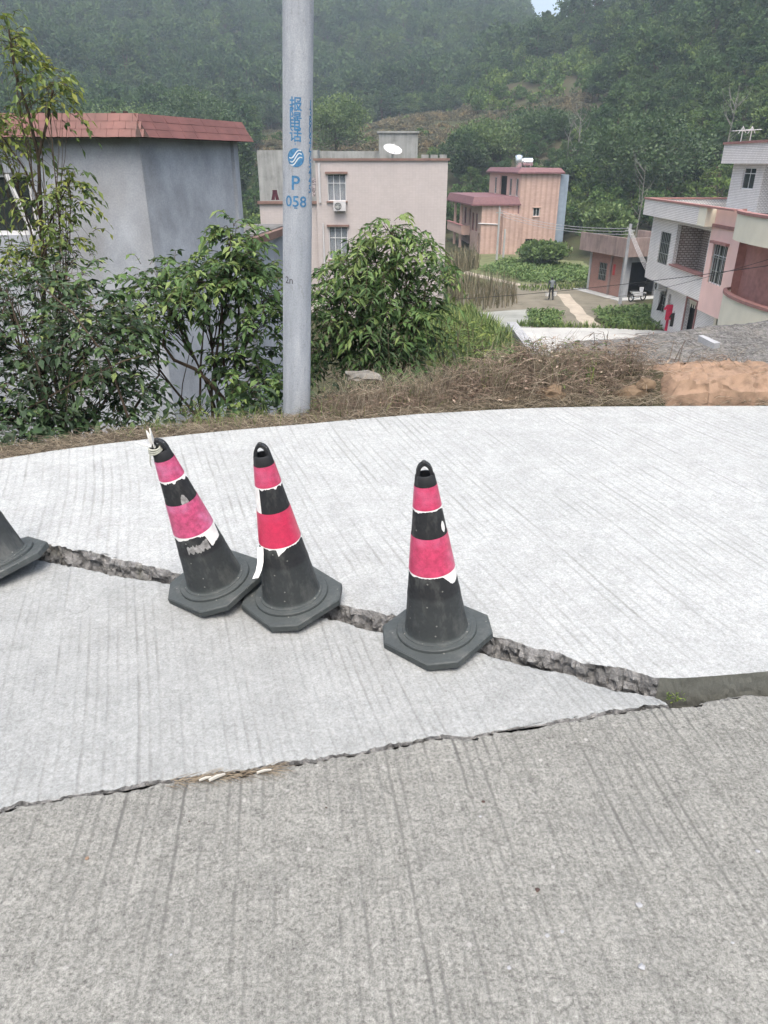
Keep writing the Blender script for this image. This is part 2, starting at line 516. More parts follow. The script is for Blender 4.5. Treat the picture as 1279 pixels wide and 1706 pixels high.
def crackline(pxs, z, step=0.012, amp=0.007, seed=0.0, smooth_x=None):
    pts = [at_z(a, b, z) for a, b in pxs]
    out = []
    for a, b in zip(pts, pts[1:]):
        n = max(1, int((b - a).length / step))
        for i in range(n): out.append(a.lerp(b, i / n))
    out.append(pts[-1])
    res = []
    for i, p in enumerate(out):
        t = (out[min(i + 1, len(out) - 1)] - out[max(i - 1, 0)]).normalized()
        nrm = Vector((-t.y, t.x, 0))
        am = amp if smooth_x is None or p.x < smooth_x else amp * .12
        k = am * (nz(p.x * 14, p.y * 14, seed) + 0.7 * nz(p.x * 45, p.y * 45, seed + 9) + 0.5 * nz(p.x * 120, p.y * 120, seed + 4))
        res.append(p + nrm * k)
    return res

def slab(name, outline, brk, face_mat, top_mat, prot=0.03, depth=0.2, chip=0.012, rough=1.0, seed=1.0, smooth_from=None):
    """outline: closed list of top points (counter-clockwise from above); brk: set of indices that are broken edge."""
    n = len(outline)
    inner, edge = [], []
    for i, p in enumerate(outline):
        if i in brk:
            t = (outline[(i + 1) % n] - outline[i - 1]); t.z = 0
            t.normalize()
            nin = Vector((-t.y, t.x, 0))
            c = chip * (1.0 if smooth_from is None or p.x < smooth_from else 0.35) * max(0.12, 0.45 + 1.1 * nz(p.x * 11, p.y * 11, seed) + 0.7 * nz(p.x * 50, p.y * 50, seed))
            inner.append(p + nin * c)
            edge.append((p + Vector((0, 0, -0.35 * c)), -nin))
        else:
            inner.append(p.copy()); edge.append((p + Vector((0, 0, -0.001)), None))
    bm = bmesh.new()
    top = [bm.verts.new(p) for p in inner]
    f = bm.faces.new(top)
    if f.normal.z < 0: f.normal_flip()
    mid = [bm.verts.new(e[0]) for e in edge]
    rows = [top, mid]
    K = 11
    for k in range(1, K + 1):
        row = []
        for i, (p, no) in enumerate(edge):
            q = p + Vector((0, 0, -depth * k / K))
            if no is not None:
                sm = 1.0 if smooth_from is None or p.x < smooth_from else 0.12
                w = prot * sm * min(1.0, 1.6 * k / K) + rough * sm * (0.016 * nz(p.x * 13, p.y * 13, k * 0.5 + seed) + 0.016 * abs(nz(p.x * 34, p.y * 34, k * 0.9 + seed)) + 0.010 * nz(p.x * 80, p.y * 80, k * 1.9 + seed))
                q += no * w
            row.append(bm.verts.new(q))
        rows.append(row)
    for a, b in zip(rows, rows[1:]):
        for i in range(n):
            j = (i + 1) % n
            fc = bm.faces.new((a[i], b[i], b[j], a[j]))
            if a is not top and i in brk:
                fc.material_index = 2 if (smooth_from is not None and edge[i][0].x > smooth_from) else 1
            elif a is not top: fc.material_index = 3
    bmesh.ops.triangulate(bm, faces=[fc for fc in bm.faces if len(fc.verts) > 4])
    bmesh.ops.recalc_face_normals(bm, faces=bm.faces)
    me = bpy.data.meshes.new(name)
    bm.to_mesh(me); bm.free()
    for m in (top_mat, face_mat, M['joint'], M['joint2']): me.materials.append(m)
    o = bpy.data.objects.new(name, me)
    C.objects.link(o)
    return tag(o, kind='structure')

fc_ = crackline(FAR_CRACK, ZF, step=0.009, amp=0.012, seed=1, smooth_x=at_z(1095, 1130, ZF).x)
mc_ = crackline(MID_CRACK, ZM, step=0.009, amp=0.010, seed=5)
nc_ = crackline(NEAR_CRACK, 0.0, step=0.008, amp=0.009, seed=8)
V3 = lambda x, y, z=0.0: Vector((x, y, z))
# far slab: broken edge runs left to right, then the outer verge edge back
xl, xr = -9.0, 9.0
back = []
xs = list(np.arange(xr, xl - 0.01, -0.25))
for x in xs:
    back.append(V3(x, yedge(x) + 0.012 * nz(x * 3, 1) + 0.01 * nz(x * 11, 4), ZF))
fo = [V3(xl, fc_[0].y - 0.2, ZF)] + fc_ + [V3(xr, fc_[-1].y + 0.45, ZF)] + back
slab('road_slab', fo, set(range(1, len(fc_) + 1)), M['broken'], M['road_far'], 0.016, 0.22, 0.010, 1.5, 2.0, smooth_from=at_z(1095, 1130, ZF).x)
# middle slab between the two cracks: a wedge that ends in a point on the right
tip = len(mc_)
near_part = [p for p in nc_ if p.x < mc_[-1].x - 0.01]
gapn = []
for p in near_part:
    gapn.append(p + Vector((-0.25, 1, 0)).normalized() * max(0.003, 0.010 + 0.008 * nz(p.x * 5, 3.3) + 0.007 * nz(p.x * 22, 1.3) + 0.004 * nz(p.x * 70, 2.3)) + Vector((0, 0, 0.004)))
mo = [V3(xl, gapn[0].y - 0.8, ZM)] + gapn + list(reversed(mc_)) + [V3(xl, fc_[0].y - 0.24, ZM)]
mb_ = set(range(1, len(gapn) + len(mc_) + 1))
for p in mo[1:len(gapn) + 1]: p.z = 0.004
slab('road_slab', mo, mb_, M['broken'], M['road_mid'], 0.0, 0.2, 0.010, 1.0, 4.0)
# near slab in front of the camera
no_ = [V3(xl, -2.6), V3(xr, -2.6), V3(xr, nc_[-1].y + 0.38)] + list(reversed(nc_)) + [V3(xl, gapn[0].y - 0.9)]
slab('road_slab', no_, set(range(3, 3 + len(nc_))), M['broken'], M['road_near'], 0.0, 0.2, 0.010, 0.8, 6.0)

def chunk(name, p, r, mat, seed, flat=0.7, n=2):
    bm = bmesh.new()
    bmesh.ops.create_icosphere(bm, subdivisions=n, radius=1.0)
    for v in bm.verts:
        k = 1 + 0.5 * nz(v.co.x * 1.3 + seed, v.co.y * 1.3, v.co.z * 1.3) + 0.2 * nz(v.co.x * 4, v.co.y * 4 + seed, v.co.z * 4)
        v.co = Vector((v.co.x * r[0], v.co.y * r[1], v.co.z * r[2])) * k
    me = bpy.data.meshes.new(name); bm.to_mesh(me); bm.free()
    me.materials.append(mat)
    o = bpy.data.objects.new(name, me); C.objects.link(o)
    o.location = p
    return o

# ------------------------------------------------------------------ traffic cones
def rubber():
    g = G('black_rubber', 0.6, 0.35)
    p = g.obj(); x, y, z = g.xyz(p)
    a = g.noise(7, 5, 0.65, p); f = g.noise(60, 4, 0.6, p)
    dust = g.ramp(g.mth('ADD', z, g.mth('MULTIPLY', g.mth('SUBTRACT', a, 0.5), 0.07)), (0.0, 0.95), (0.05, 0.85), (0.07, 0.5), (0.2, 0.42), (0.215, 0.10), (0.5, 0.06))
    dust = g.mth('MULTIPLY', dust, g.ramp(a, (0.25, 0.65), (0.75, 1.0)))
    col = g.mix(dust, (0.012, 0.013, 0.015), (0.062, 0.073, 0.073))
    sc_ = g.ramp(g.noise(16, 4, 0.7, g.scale(p, (1, 1, 0.4))), (0.52, 0.0), (0.72, 0.6))
    col = g.mix(sc_, col, (0.10, 0.105, 0.10))
    sp = g.n('ShaderNodeTexVoronoi', {'Vector': p, 'Scale': 30.0}).outputs['Distance']
    col = g.mix(g.ramp(sp, (0.06, 0.7), (0.12, 0.0)), col, (0.22, 0.22, 0.2))
    g.col(col); g.rough(g.ramp(f, (0.3, 0.5), (0.7, 0.75)))
    g.bump(g.mth('ADD', f, a), 0.12, 0.003)
    return g.m
M['rubber'] = rubber()

def sheet(name, c, worn=0.4):
    g = G(name, 0.38, 0.5)
    p = g.obj()
    a = g.noise(45, 5, 0.75, p); b = g.noise(8, 4, 0.6, p)
    v = g.n('ShaderNodeTexVoronoi', {'Vector': p, 'Scale': 160.0}, feature='DISTANCE_TO_EDGE').outputs['Distance']
    col = g.mix(g.ramp(a, (0.35, worn), (0.6, 0.0)), c, tuple(x * 0.45 for x in c))
    col = g.mix(g.ramp(b, (0.5, 0.0), (0.75, worn)), col, (min(1, c[0] * 1.1), c[1] * 2.6 + 0.03, c[2] * 2.0 + 0.03))
    col = g.mix(g.ramp(v, (0.02, 0.55), (0.06, 0.0)), col, tuple(x * 0.6 for x in c))
    g.col(col)
    g.bump(g.mth('ADD', a, v), 0.25, 0.002)
    return g.m
M['pink1'] = sheet('faded_pink_sheeting', (0.56, 0.085, 0.20), 0.9)
M['pink2'] = sheet('crimson_sheeting', (0.54, 0.03, 0.09), 0.4)
M['pink3'] = sheet('pink_sheeting', (0.54, 0.055, 0.135), 0.7)
M['torn'] = plain('torn_white_backing', (0.72, 0.72, 0.70), 0.7, 0.3, 0.12, 40)
M['scuff'] = plain('grey_glue_residue', (0.24, 0.24, 0.235), 0.85, 0.2, 0.5, 60)

def rz(z): return 0.114 - 0.1346 * (z - 0.048)

def shell(lo, hi, off, n=72, a0=0.0, a1=2 * pi, rows=4):
    """thin sleeve on the cone between lo(phi) and hi(phi); phi=0 faces the camera (-Y)."""
    mb = MB()
    full = abs(a1 - a0 - 2 * pi) < 1e-6
    m = n if full else n + 1
    for i in range(m):
        a = a0 + (a1 - a0) * i / n
        l, h = lo(a), hi(a)
        for j in range(rows + 1):
            z = l + (h - l) * j / rows
            r = rz(z) + off
            mb.v.append((r * sin(a), -r * cos(a), z))
    for i in range(n):
        i2 = (i + 1) % m
        for j in range(rows):
            b, c = i * (rows + 1) + j, i2 * (rows + 1) + j
            mb.f.append((b, c, c + 1, b + 1))
    return mb

def ribbon(pts, w, side, th=0.0012):
    mb = MB()
    pts = [Vector(p) for p in pts]; side = Vector(side).normalized()
    for i, p in enumerate(pts):
        t = (pts[min(i + 1, len(pts) - 1)] - pts[max(0, i - 1)]).normalized()
        nn = t.cross(side).normalized() * th * 0.5
        ww = w[i] if hasattr(w, '__len__') else w
        for q in (side * ww / 2 + nn, -side * ww / 2 + nn, -side * ww / 2 - nn, side * ww / 2 - nn):
            mb.v.append(tuple(p + q))
    for i in range(len(pts) - 1):
        for k in range(4):
            a, b = i * 4 + k, i * 4 + (k + 1) % 4
            mb.f.append((a, b, b + 4, a + 4))
    mb.f.append((3, 2, 1, 0)); b = (len(pts) - 1) * 4
    mb.f.append((b, b + 1, b + 2, b + 3))
    return mb

def octo(h, cut):
    return [(-h, -h + cut), (-h + cut, -h), (h - cut, -h), (h, -h + cut), (h, h - cut), (h - cut, h), (-h + cut, h), (-h, h - cut)]

def cone_base_mesh():
    bm = bmesh.new()
    # octagonal plate with soft edges
    rings = []
    for h, c, z in ((0.173, 0.073, 0.0), (0.177, 0.075, 0.004), (0.177, 0.075, 0.026), (0.173, 0.073, 0.031)):
        ring = []
        for x, y in octo(h, c):
            a = pi / 4
            ring.append(bm.verts.new((x * cos(a) - y * sin(a), x * sin(a) + y * cos(a), z)))
        rings.append(ring)
    n = 8
    for a, b in zip(rings, rings[1:]):
        for i in range(n): bm.faces.new((a[i], a[(i + 1) % n], b[(i + 1) % n], b[i]))
    bm.faces.new(list(reversed(rings[0]))); bm.faces.new(rings[-1])
    # raised step ring around the cone foot
    N = 48
    prof = ((0.1475, 0.027), (0.1465, 0.0405), (0.1440, 0.0430), (0.1260, 0.0430), (0.1245, 0.0460), (0.1160, 0.0475), (0.112, 0.056))
    pr = None
    for r, z in prof:
        ring = [bm.verts.new((r * cos(2 * pi * k / N), r * sin(2 * pi * k / N), z)) for k in range(N)]
        if pr:
            for k in range(N): bm.faces.new((pr[k], pr[(k + 1) % N], ring[(k + 1) % N], ring[k]))
        pr = ring
    me = bpy.data.meshes.new('base'); bm.to_mesh(me); bm.free()
    me.materials.append(M['rubber'])
    me.polygons.foreach_set('use_smooth', [True] * len(me.polygons))
    me.set_sharp_from_angle(angle=R(38))
    return me

def cone_body_mesh(dent=0.0):
    mb = MB()
    zs = [0.046 + (0.625 - 0.046) * i / 30 for i in range(31)]
    N = 56
    for z in zs:
        for k in range(N):
            a = 2 * pi * k / N
            r = rz(z)
            if 0.19 < z < 0.215: r += 0.0012
            x, y = r * cos(a), r * sin(a)
            if dent:
                w = exp(-((z - 0.13) / 0.07) ** 2) * max(0, cos(a + 0.9)) ** 2
                x -= dent * w * 0.5; y += dent * w
                x += 0.006 * nz(a * 3, z * 30) * w
            mb.v.append((x, y, z))
    for i in range(len(zs) - 1):
        for k in range(N):
            k2 = (k + 1) % N
            mb.f.append((i * N + k, i * N + k2, (i + 1) * N + k2, (i + 1) * N + k))
    return mb.mesh('body', M['rubber'], 180)

def cone_top(parent):
    mb = MB()
    mb.lathe([(0.0368, 0.616), (0.0372, 0.620), (0.0325, 0.652), (0.0305, 0.655), (0.025, 0.655), (0.0235, 0.648), (0.023, 0.60), (0.002, 0.598)], 32)
    mb.build('collar', M['rubber'], parent, 40)
    # arched carrying loop over the opening
    pts, rads = [], []
    mb = MB()
    N = 14
    for i in range(N + 1):
        a = pi * i / N
        x, z = 0.0235 * cos(a), 0.648 + 0.043 * sin(a)
        w, t = 0.015, 0.0055
        nx, nzv = cos(a), sin(a)
        for sx, sy in ((1, 1), (1, -1), (-1, -1), (-1, 1)):
            mb.v.append((x + nx * t * sx, w * sy * (0.65 + 0.35 * abs(cos(a))), z + nzv * t * sx))
    for i in range(N):
        for k in range(4):
            a, b = i * 4 + k, i * 4 + (k + 1) % 4
            mb.f.append((a, a + 4, b + 4, b))
    mb.build('handle_loop', M['rubber'], parent, 60)
    mb = MB()
    mb.lathe([(0.009, 0.690), (0.0095, 0.697), (0.007, 0.701), (0.001, 0.702)], 12)
    mb.build('knob', M['rubber'], parent, 50)

BASE_ME = cone_base_mesh()
BODY_ME = cone_body_mesh()

def jag(base, amp, f, seed, extra=None):
    def fn(a):
        v = base - 2.2 * amp * max(0.0, nz(cos(a) * f * .55, sin(a) * f * .55, seed) + .08) - 0.45 * amp * abs(nz(cos(a) * f * 2.3, sin(a) * f * 2.3, seed + 2)) - 0.35 * amp * abs(nz(cos(a) * f * 7, sin(a) * f * 7, seed + 4)) - 0.002
        if extra: v = extra(a, v)
        return v
    return fn

def cone(loc, tilt_left, tilt_front, turn, pinks, label, dent=0.0, size=1.0):
    # lean: rotate about Y (towards -X) and about X (towards the camera)
    m = Matrix.Rotation(-tilt_left, 3, 'Y') @ Matrix.Rotation(tilt_front, 3, 'X')
    t = empty('traffic_cone', loc, m.to_euler())
    t.scale = (size,) * 3
    tag(t, label, 'traffic cone', 'traffic cones across the crack')
    inst('base', BASE_ME, t, rot=(0, 0, turn))
    inst('body', BODY_ME if not dent else cone_body_mesh(dent), t)
    cone_top(t)
    bands = []
    for (z0, z1), pm in zip(((0.302, 0.440), (0.541, 0.620)), pinks):
        bands.append(shell(lambda a, z=z0: z, lambda a, z=z1: z, 0.0014).build('reflective_band', pm, t, 180))
    return t, bands

# third cone, nearly upright
def ground_at(px, py, z): return at_z(px, py, z)
c3, b3 = cone(at_z(728, 1058, 0.012), R(5.5), R(1.5), R(2), (M['pink3'], M['pink3']), 'nearly upright black cone with bright pink bands, standing alone right of the others')
shell(jag(0.301, 0.009, 3, 1, lambda a, v: v - 0.030 * sstep(0.35, 0.9, a) * sstep(2.2, 1.3, a)), lambda a: 0.3045, 0.0009, 110).build('torn_edge', M['torn'], b3[0])
shell(jag(0.540, 0.010, 4, 5), lambda a: 0.543, 0.0009, 90).build('torn_edge', M['torn'], b3[1])
shell(lambda a: 0.452 + 0.018 * ((a - 0.95) / 0.18) ** 2 + 0.004 * nz(a * 30, 2), lambda a: 0.492 - 0.018 * ((a - 0.95) / 0.18) ** 2 + 0.004 * nz(a * 25, 6), 0.0009, 16, 0.79, 1.11).build('paper_scrap', M['torn'], c3)
c2, b2 = cone(at_z(488, 999, 0.026), R(6.0), R(5.0), R(-3), (M['pink2'], M['pink3']), 'black cone with crimson bands and a dangling white strip, between the other two', size=.98)
shell(jag(0.301, 0.009, 4, 11, lambda a, v: v - 0.028 * exp(-((a + 0.05) / 0.16) ** 2)), lambda a: 0.3045, 0.0009, 110).build('torn_edge', M['torn'], b2[0])
shell(jag(0.540, 0.008, 5, 15), lambda a: 0.543, 0.0009, 90).build('torn_edge', M['torn'], b2[1])
shell(lambda a: 0.440, lambda a: 0.541, 0.0009, 10, -1.25, -0.62, 6).build('white_strip', M['torn'], c2)
ribbon([(-0.066, -0.062, 0.305), (-0.068, -0.072, 0.280), (-0.073, -0.084, 0.250), (-0.083, -0.098, 0.222), (-0.098, -0.112, 0.200)], 0.026, (1.0, -0.25, 0.25)).build('white_strip', M['torn'], c2, 60)
c1, b1 = cone(at_z(362, 973, 0.040), R(11.2), R(8.0), R(8), (M['pink1'], M['pink1']), 'leaning black cone with faded pink bands and a white rag tied on top', size=.97)
shell(jag(0.300, 0.011, 3, 21, lambda a, v: v - 0.055 * sstep(0.72, 0.86, a) * sstep(1.75, 1.5, a)), lambda a: 0.3045, 0.0009, 120).build('torn_edge', M['torn'], b1[0])
shell(jag(0.538, 0.014, 4, 25), lambda a: 0.543, 0.0009, 90).build('torn_edge', M['torn'], b1[1])
shell(lambda a: 0.440, lambda a: 0.478 - 0.030 * ((a - 0.52) / 0.24) ** 2 + 0.005 * nz(a * 20, 2), 0.0009, 18, 0.29, 0.75).build('glue_patch', M['scuff'], c1)
shell(lambda a: 0.232 + 0.016 * nz(a * 9, 5), lambda a: 0.262 + 0.014 * nz(a * 12, 1) + 0.012 * sstep(0.3, 0.7, a), 0.0007, 34, -0.28, 0.75).build('glue_patch', M['scuff'], c1)
c0, b0 = cone(at_z(4, 940, 0.014), R(15.0), R(-2), R(4), (M['pink3'], M['pink3']), 'dented dusty black cone cut off by the edge of the photo', dent=0.018)

# white rag tied to the top of the leaning cone
mw = c1.matrix_basis
rag = empty('tied_rag', mw @ Vector((0, 0, 0.685)), c1.rotation_euler)
rag.scale = (.85, .85, .72)
tag(rag, 'white cloth rag knotted to the top of the leaning cone', 'rag')
M['rag'] = plain('white_cloth', (0.70, 0.70, 0.66), 0.9, 0.1, 0.2, 30, bump=0.3)
M['string'] = plain('dirty_string', (0.35, 0.36, 0.31), 0.9, 0.1, 0.3, 30)
mb = MB()
for k, (a, L, lean, w) in enumerate(((0.3, 0.105, 0.10, 0.020), (2.0, 0.092, 0.15, 0.018), (4.0, 0.098, 0.05, 0.022), (3.2, 0.070, 0.75, 0.012))):
    pts = [(-0.016 + cos(a) * lean * L * t * (1.2 if k < 3 else 1) * (1 if k < 3 else 1.3), -0.012 + sin(a) * lean * L * t * 0.5, -0.02 + L * t * (1 if k < 3 else 0.75)) for t in (0, .25, .5, .75, 1)]
    r_ = ribbon(pts, [w * q for q in (0.5, 0.9, 1.0, 0.75, 0.2)], (cos(a + 1.2), sin(a + 1.2), 0.1), 0.004)
    b = len(mb.v); mb.v += r_.v; mb.f += [tuple(i + b for i in f) for f in r_.f]
mb.build('cloth_tuft', M['rag'], rag, 70)
mb = MB()
for k in range(3):
    pts = [(-0.018 + (0.024 + 0.002 * k) * cos(a), -0.008 + (0.024 + 0.002 * k) * sin(a), -0.022 - 0.009 * k + 0.003 * sin(2 * a + k)) for a in np.linspace(0, 2 * pi, 17)]
    mb.tube(pts, 0.005, 6, False)
mb.tube([(-0.03, -0.02, -0.03), (-0.043, -0.03, -0.05), (-0.05, -0.035, -0.08), (-0.052, -0.036, -0.105)], 0.0022, 5)
mb.tube([(-0.03, -0.02, -0.03), (-0.04, -0.03, -0.045), (-0.044, -0.035, -0.07)], 0.002, 5)
mb.build('string_knot', M['string'], rag, 70)

# ------------------------------------------------------------------ utility pole
def polemat():
    g = G('pole_concrete', 0.85, 0.25)
    p = g.obj(); x, y, z = g.xyz(p)
    a = g.noise(3.2, 6, 0.65, g.scale(p, (3, 3, 0.5))); b = g.noise(16, 5, 0.7, g.scale(p, (2.0, 2.0, 0.8))); f = g.noise(120, 3, 0.6, p)
    col = g.ramp(a, (0.25, (0.21, 0.235, 0.26)), (0.5, (0.30, 0.325, 0.355)), (0.75, (0.40, 0.425, 0.45)))
    col = g.mix(g.ramp(b, (0.58, 0.0), (0.72, 0.55)), col, (0.17, 0.175, 0.175))
    col = g.mix(1.0, col, g.ramp(f, (0.3, 0.85), (0.7, 1.1)), 'MULTIPLY')
    paint = g.mth('MULTIPLY', g.ramp(g.mth('ADD', z, g.mth('MULTIPLY', b, 0.1)), (0.0, 0.0), (1.0, 0.0)), 0.0)
    g.col(col); g.bump(g.mth('ADD', f, b), 0.35, 0.003)
    return g.m
M['pole'] = polemat()
M['blue'] = plain('faded_blue_paint', (0.055, 0.165, 0.30), 0.8, 0.2, 0.35, 55)
M['black_paint'] = plain('faded_black_paint', (0.10, 0.10, 0.11), 0.8, 0.2, 0.3, 60)
M['white_paint'] = plain('thin_white_paint', (0.46, 0.52, 0.55), 0.85, 0.2, 0.2, 20)
PB = at_z(494, 690, -0.05)
PY = PB.y
ptop = at_y(496.5, 0, PY)
pax = (ptop - PB)
lean = atan2(pax.x, pax.z)
pole = empty('utility_pole', PB, (0, lean, 0))
tag(pole, 'grey concrete utility pole with blue lettering at the road edge', 'utility pole')
PR0, PRT = 0.0965, 0.088
def pr(z): return PR0 - 0.0030 * z
mb = MB()
mb.lathe([(pr(z), z) for z in [-1.2, -0.5] + [0.25 * i for i in range(34)]] + [(0.02, 8.3)], 48)
mb.build('shaft', M['pole'], pole, 50)
mb = MB()
for sgn in (0.0,):
    a = R(-62)
    for z0, z1 in ((0.02, 2.0), (2.03, 4.2), (4.22, 8.0)):
        pts = [( (pr(z) + 0.001) * sin(a), -(pr(z) + 0.001) * cos(a), z) for z in np.linspace(z0, z1, 24)]
        mb.tube(pts, [0.0028 + 0.0012 * nz(z * 9, 3) for z in np.linspace(z0, z1, 24)], 5)
mb.build('mould_seam', M['pole'], pole, 60)

def pole_z(py, px=494):     # height along the pole that appears at picture row py
    p = at_y(px, py, PY - 0.1)
    return (p.z - PB.z) / cos(lean)

def wrap(me2d_verts, faces, name, mat, z0, phi0, off=0.0012):
    """bend flat outlines (x right, y up) round the pole"""
    bm = bmesh.new()
    vs_ = [bm.verts.new((x, y, 0)) for x, y in me2d_verts]
    for f in faces:
        try: bm.faces.new([vs_[i] for i in f])
        except ValueError: pass
    bmesh.ops.triangulate(bm, faces=bm.faces[:])
    for _ in range(4):
        es = [e for e in bm.edges if abs(e.verts[0].co.x - e.verts[1].co.x) > 0.011]
        if not es: break
        bmesh.ops.subdivide_edges(bm, edges=es, cuts=1)
        bmesh.ops.triangulate(bm, faces=[f for f in bm.faces if len(f.verts) > 3])
    for v in bm.verts:
        z = z0 + v.co.y
        r = pr(z) + off
        a = phi0 + v.co.x / pr(z)
        v.co = (r * sin(a), -r * cos(a), z)
    me = bpy.data.meshes.new(name); bm.to_mesh(me); bm.free()
    me.materials.append(mat)
    o = bpy.data.objects.new(name, me); C.objects.link(o); o.parent = pole
    return o

def text2d(body, size):
    cu = bpy.data.curves.new('t', 'FONT')
    cu.body, cu.size, cu.align_x, cu.align_y = body, size, 'CENTER', 'CENTER'
    cu.resolution_u = 3
    cu.offset = size * 0.014
    ob = bpy.data.objects.new('t', cu)
    C.objects.link(ob)
    bpy.context.view_layer.update()
    dg = bpy.context.evaluated_depsgraph_get()
    me = bpy.data.meshes.new_from_object(ob.evaluated_get(dg))
    V = [(v.co.x, v.co.y) for v in me.vertices]
    Fc = [tuple(p.vertices) for p in me.polygons]
    bpy.data.objects.remove(ob); bpy.data.meshes.remove(me); bpy.data.curves.remove(cu)
    return V, Fc

def thicken(V, k):   # fake a heavier brush by offset copies
    return V
def letter(body, size, py, phi, mat='blue', sx=1.0, dx=0.0, rot=0.0):
    V, Fc = text2d(body, size)
    if not V: return
    cx = (min(v[0] for v in V) + max(v[0] for v in V)) / 2
    cy = (min(v[1] for v in V) + max(v[1] for v in V)) / 2
    V = [((x - cx) * sx + dx, y - cy) for x, y in V]
    W, Fo = [], []
    for k, (ox, oy) in enumerate(((0, 0), (size * 0.022, 0), (0, size * 0.022), (size * 0.022, size * 0.022))):
        b = len(W); W += [(x + ox, y + oy) for x, y in V]; Fo += [tuple(i + b for i in f) for f in Fc]
    for k in range(4):
        pass
    return wrap(V, Fc, 'lettering', M[mat], pole_z(py), phi)

for ch, py in zip('报障电话', (173, 189.5, 207, 225)):
    letter(ch, 0.078, py, R(-2), sx=1.0)
letter(':', 0.05, 237.5, R(-3))
letter('P', 0.112, 305, R(0))
letter('058', 0.088, 336, R(0), sx=1.06)
letter('--', 0.05, 347, R(0), sx=0.7)
for i, ch in enumerate('13809775445'):
    letter(ch, 0.066, 172 + i * 14.2, R(62), sx=0.9)
for i in range(1): letter('2n', 0.062, 468, R(-28), 'black_paint')

# round emblem: blue disc crossed by three pale interlocked waves
ER = 0.052
def disc(r, n=40): return [(r * cos(2 * pi * k / n), r * sin(2 * pi * k / n)) for k in range(n)]
ring = disc(ER)
V = [(0, 0)] + ring
emb = wrap(V, [(0, 1 + k, 1 + (k + 1) % 40) for k in range(40)], 'emblem', M['blue'], pole_z(263), R(-1))
def stroke(pts, w):
    V, Fc = [], []
    for i, p in enumerate(pts):
        a, b = Vector(pts[max(0, i - 1)]), Vector(pts[min(len(pts) - 1, i + 1)])
        t = (b - a).normalized()
        n = Vector((-t.y, t.x)) * w / 2
        V += [(p[0] + n.x, p[1] + n.y), (p[0] - n.x, p[1] - n.y)]
    Fc = [(2 * i, 2 * i + 1, 2 * i + 3, 2 * i + 2) for i in range(len(pts) - 1)]
    return V, Fc
def wave(dx, dy, k):
    pts = []
    for t in np.linspace(-1, 1, 15):
        x = t * 0.036; y = 0.55 * x + 0.011 * sin(t * pi) * k
        pts.append((x + dx, y + dy))
    return pts
for dx, dy, k in ((-0.004, 0.019, 1.0), (0, 0.0, 1.25), (0.004, -0.019, 1.0)):
    V, Fc = stroke(wave(dx, dy, k), 0.0065)
    o = wrap(V, Fc, 'emblem_wave', M['white_paint'], pole_z(263), R(-1), 0.0022)
    o.parent = emb; 
# ------------------------------------------------------------------ houses
M['white_frame'] = plain('white_window_frame', (0.62, 0.62, 0.62), 0.5, 0.4, 0.08)
M['dark_frame'] = plain('dark_window_frame', (0.06, 0.06, 0.06), 0.5, 0.4, 0.2)
M['steel'] = plain('window_grille_steel', (0.30, 0.32, 0.30), 0.4, 0.5, 0.2, metal=0.3)
M['curtain'] = plain('pale_curtain', (0.50, 0.50, 0.53), 0.9, 0.1, 0.15, 8)
def glassmat(name, c, alpha):
    g = G(name, 0.12, 0.5)
    g.col(g.mix(g.noise(2.0, 3, 0.5, g.obj()), tuple(x * 0.7 for x in c), c))
    g.b.inputs['Alpha'].default_value = alpha
    return g.m
M['glass'] = glassmat('dark_glass', (0.035, 0.045, 0.045), 0.9)
M['glass_clear'] = glassmat('window_glass', (0.25, 0.30, 0.32), 0.30)
M['dark'] = plain('dark_interior', (0.02, 0.02, 0.02), 0.95, 0.1)  # panels behind openings use this near-black to paint in the shade of rooms

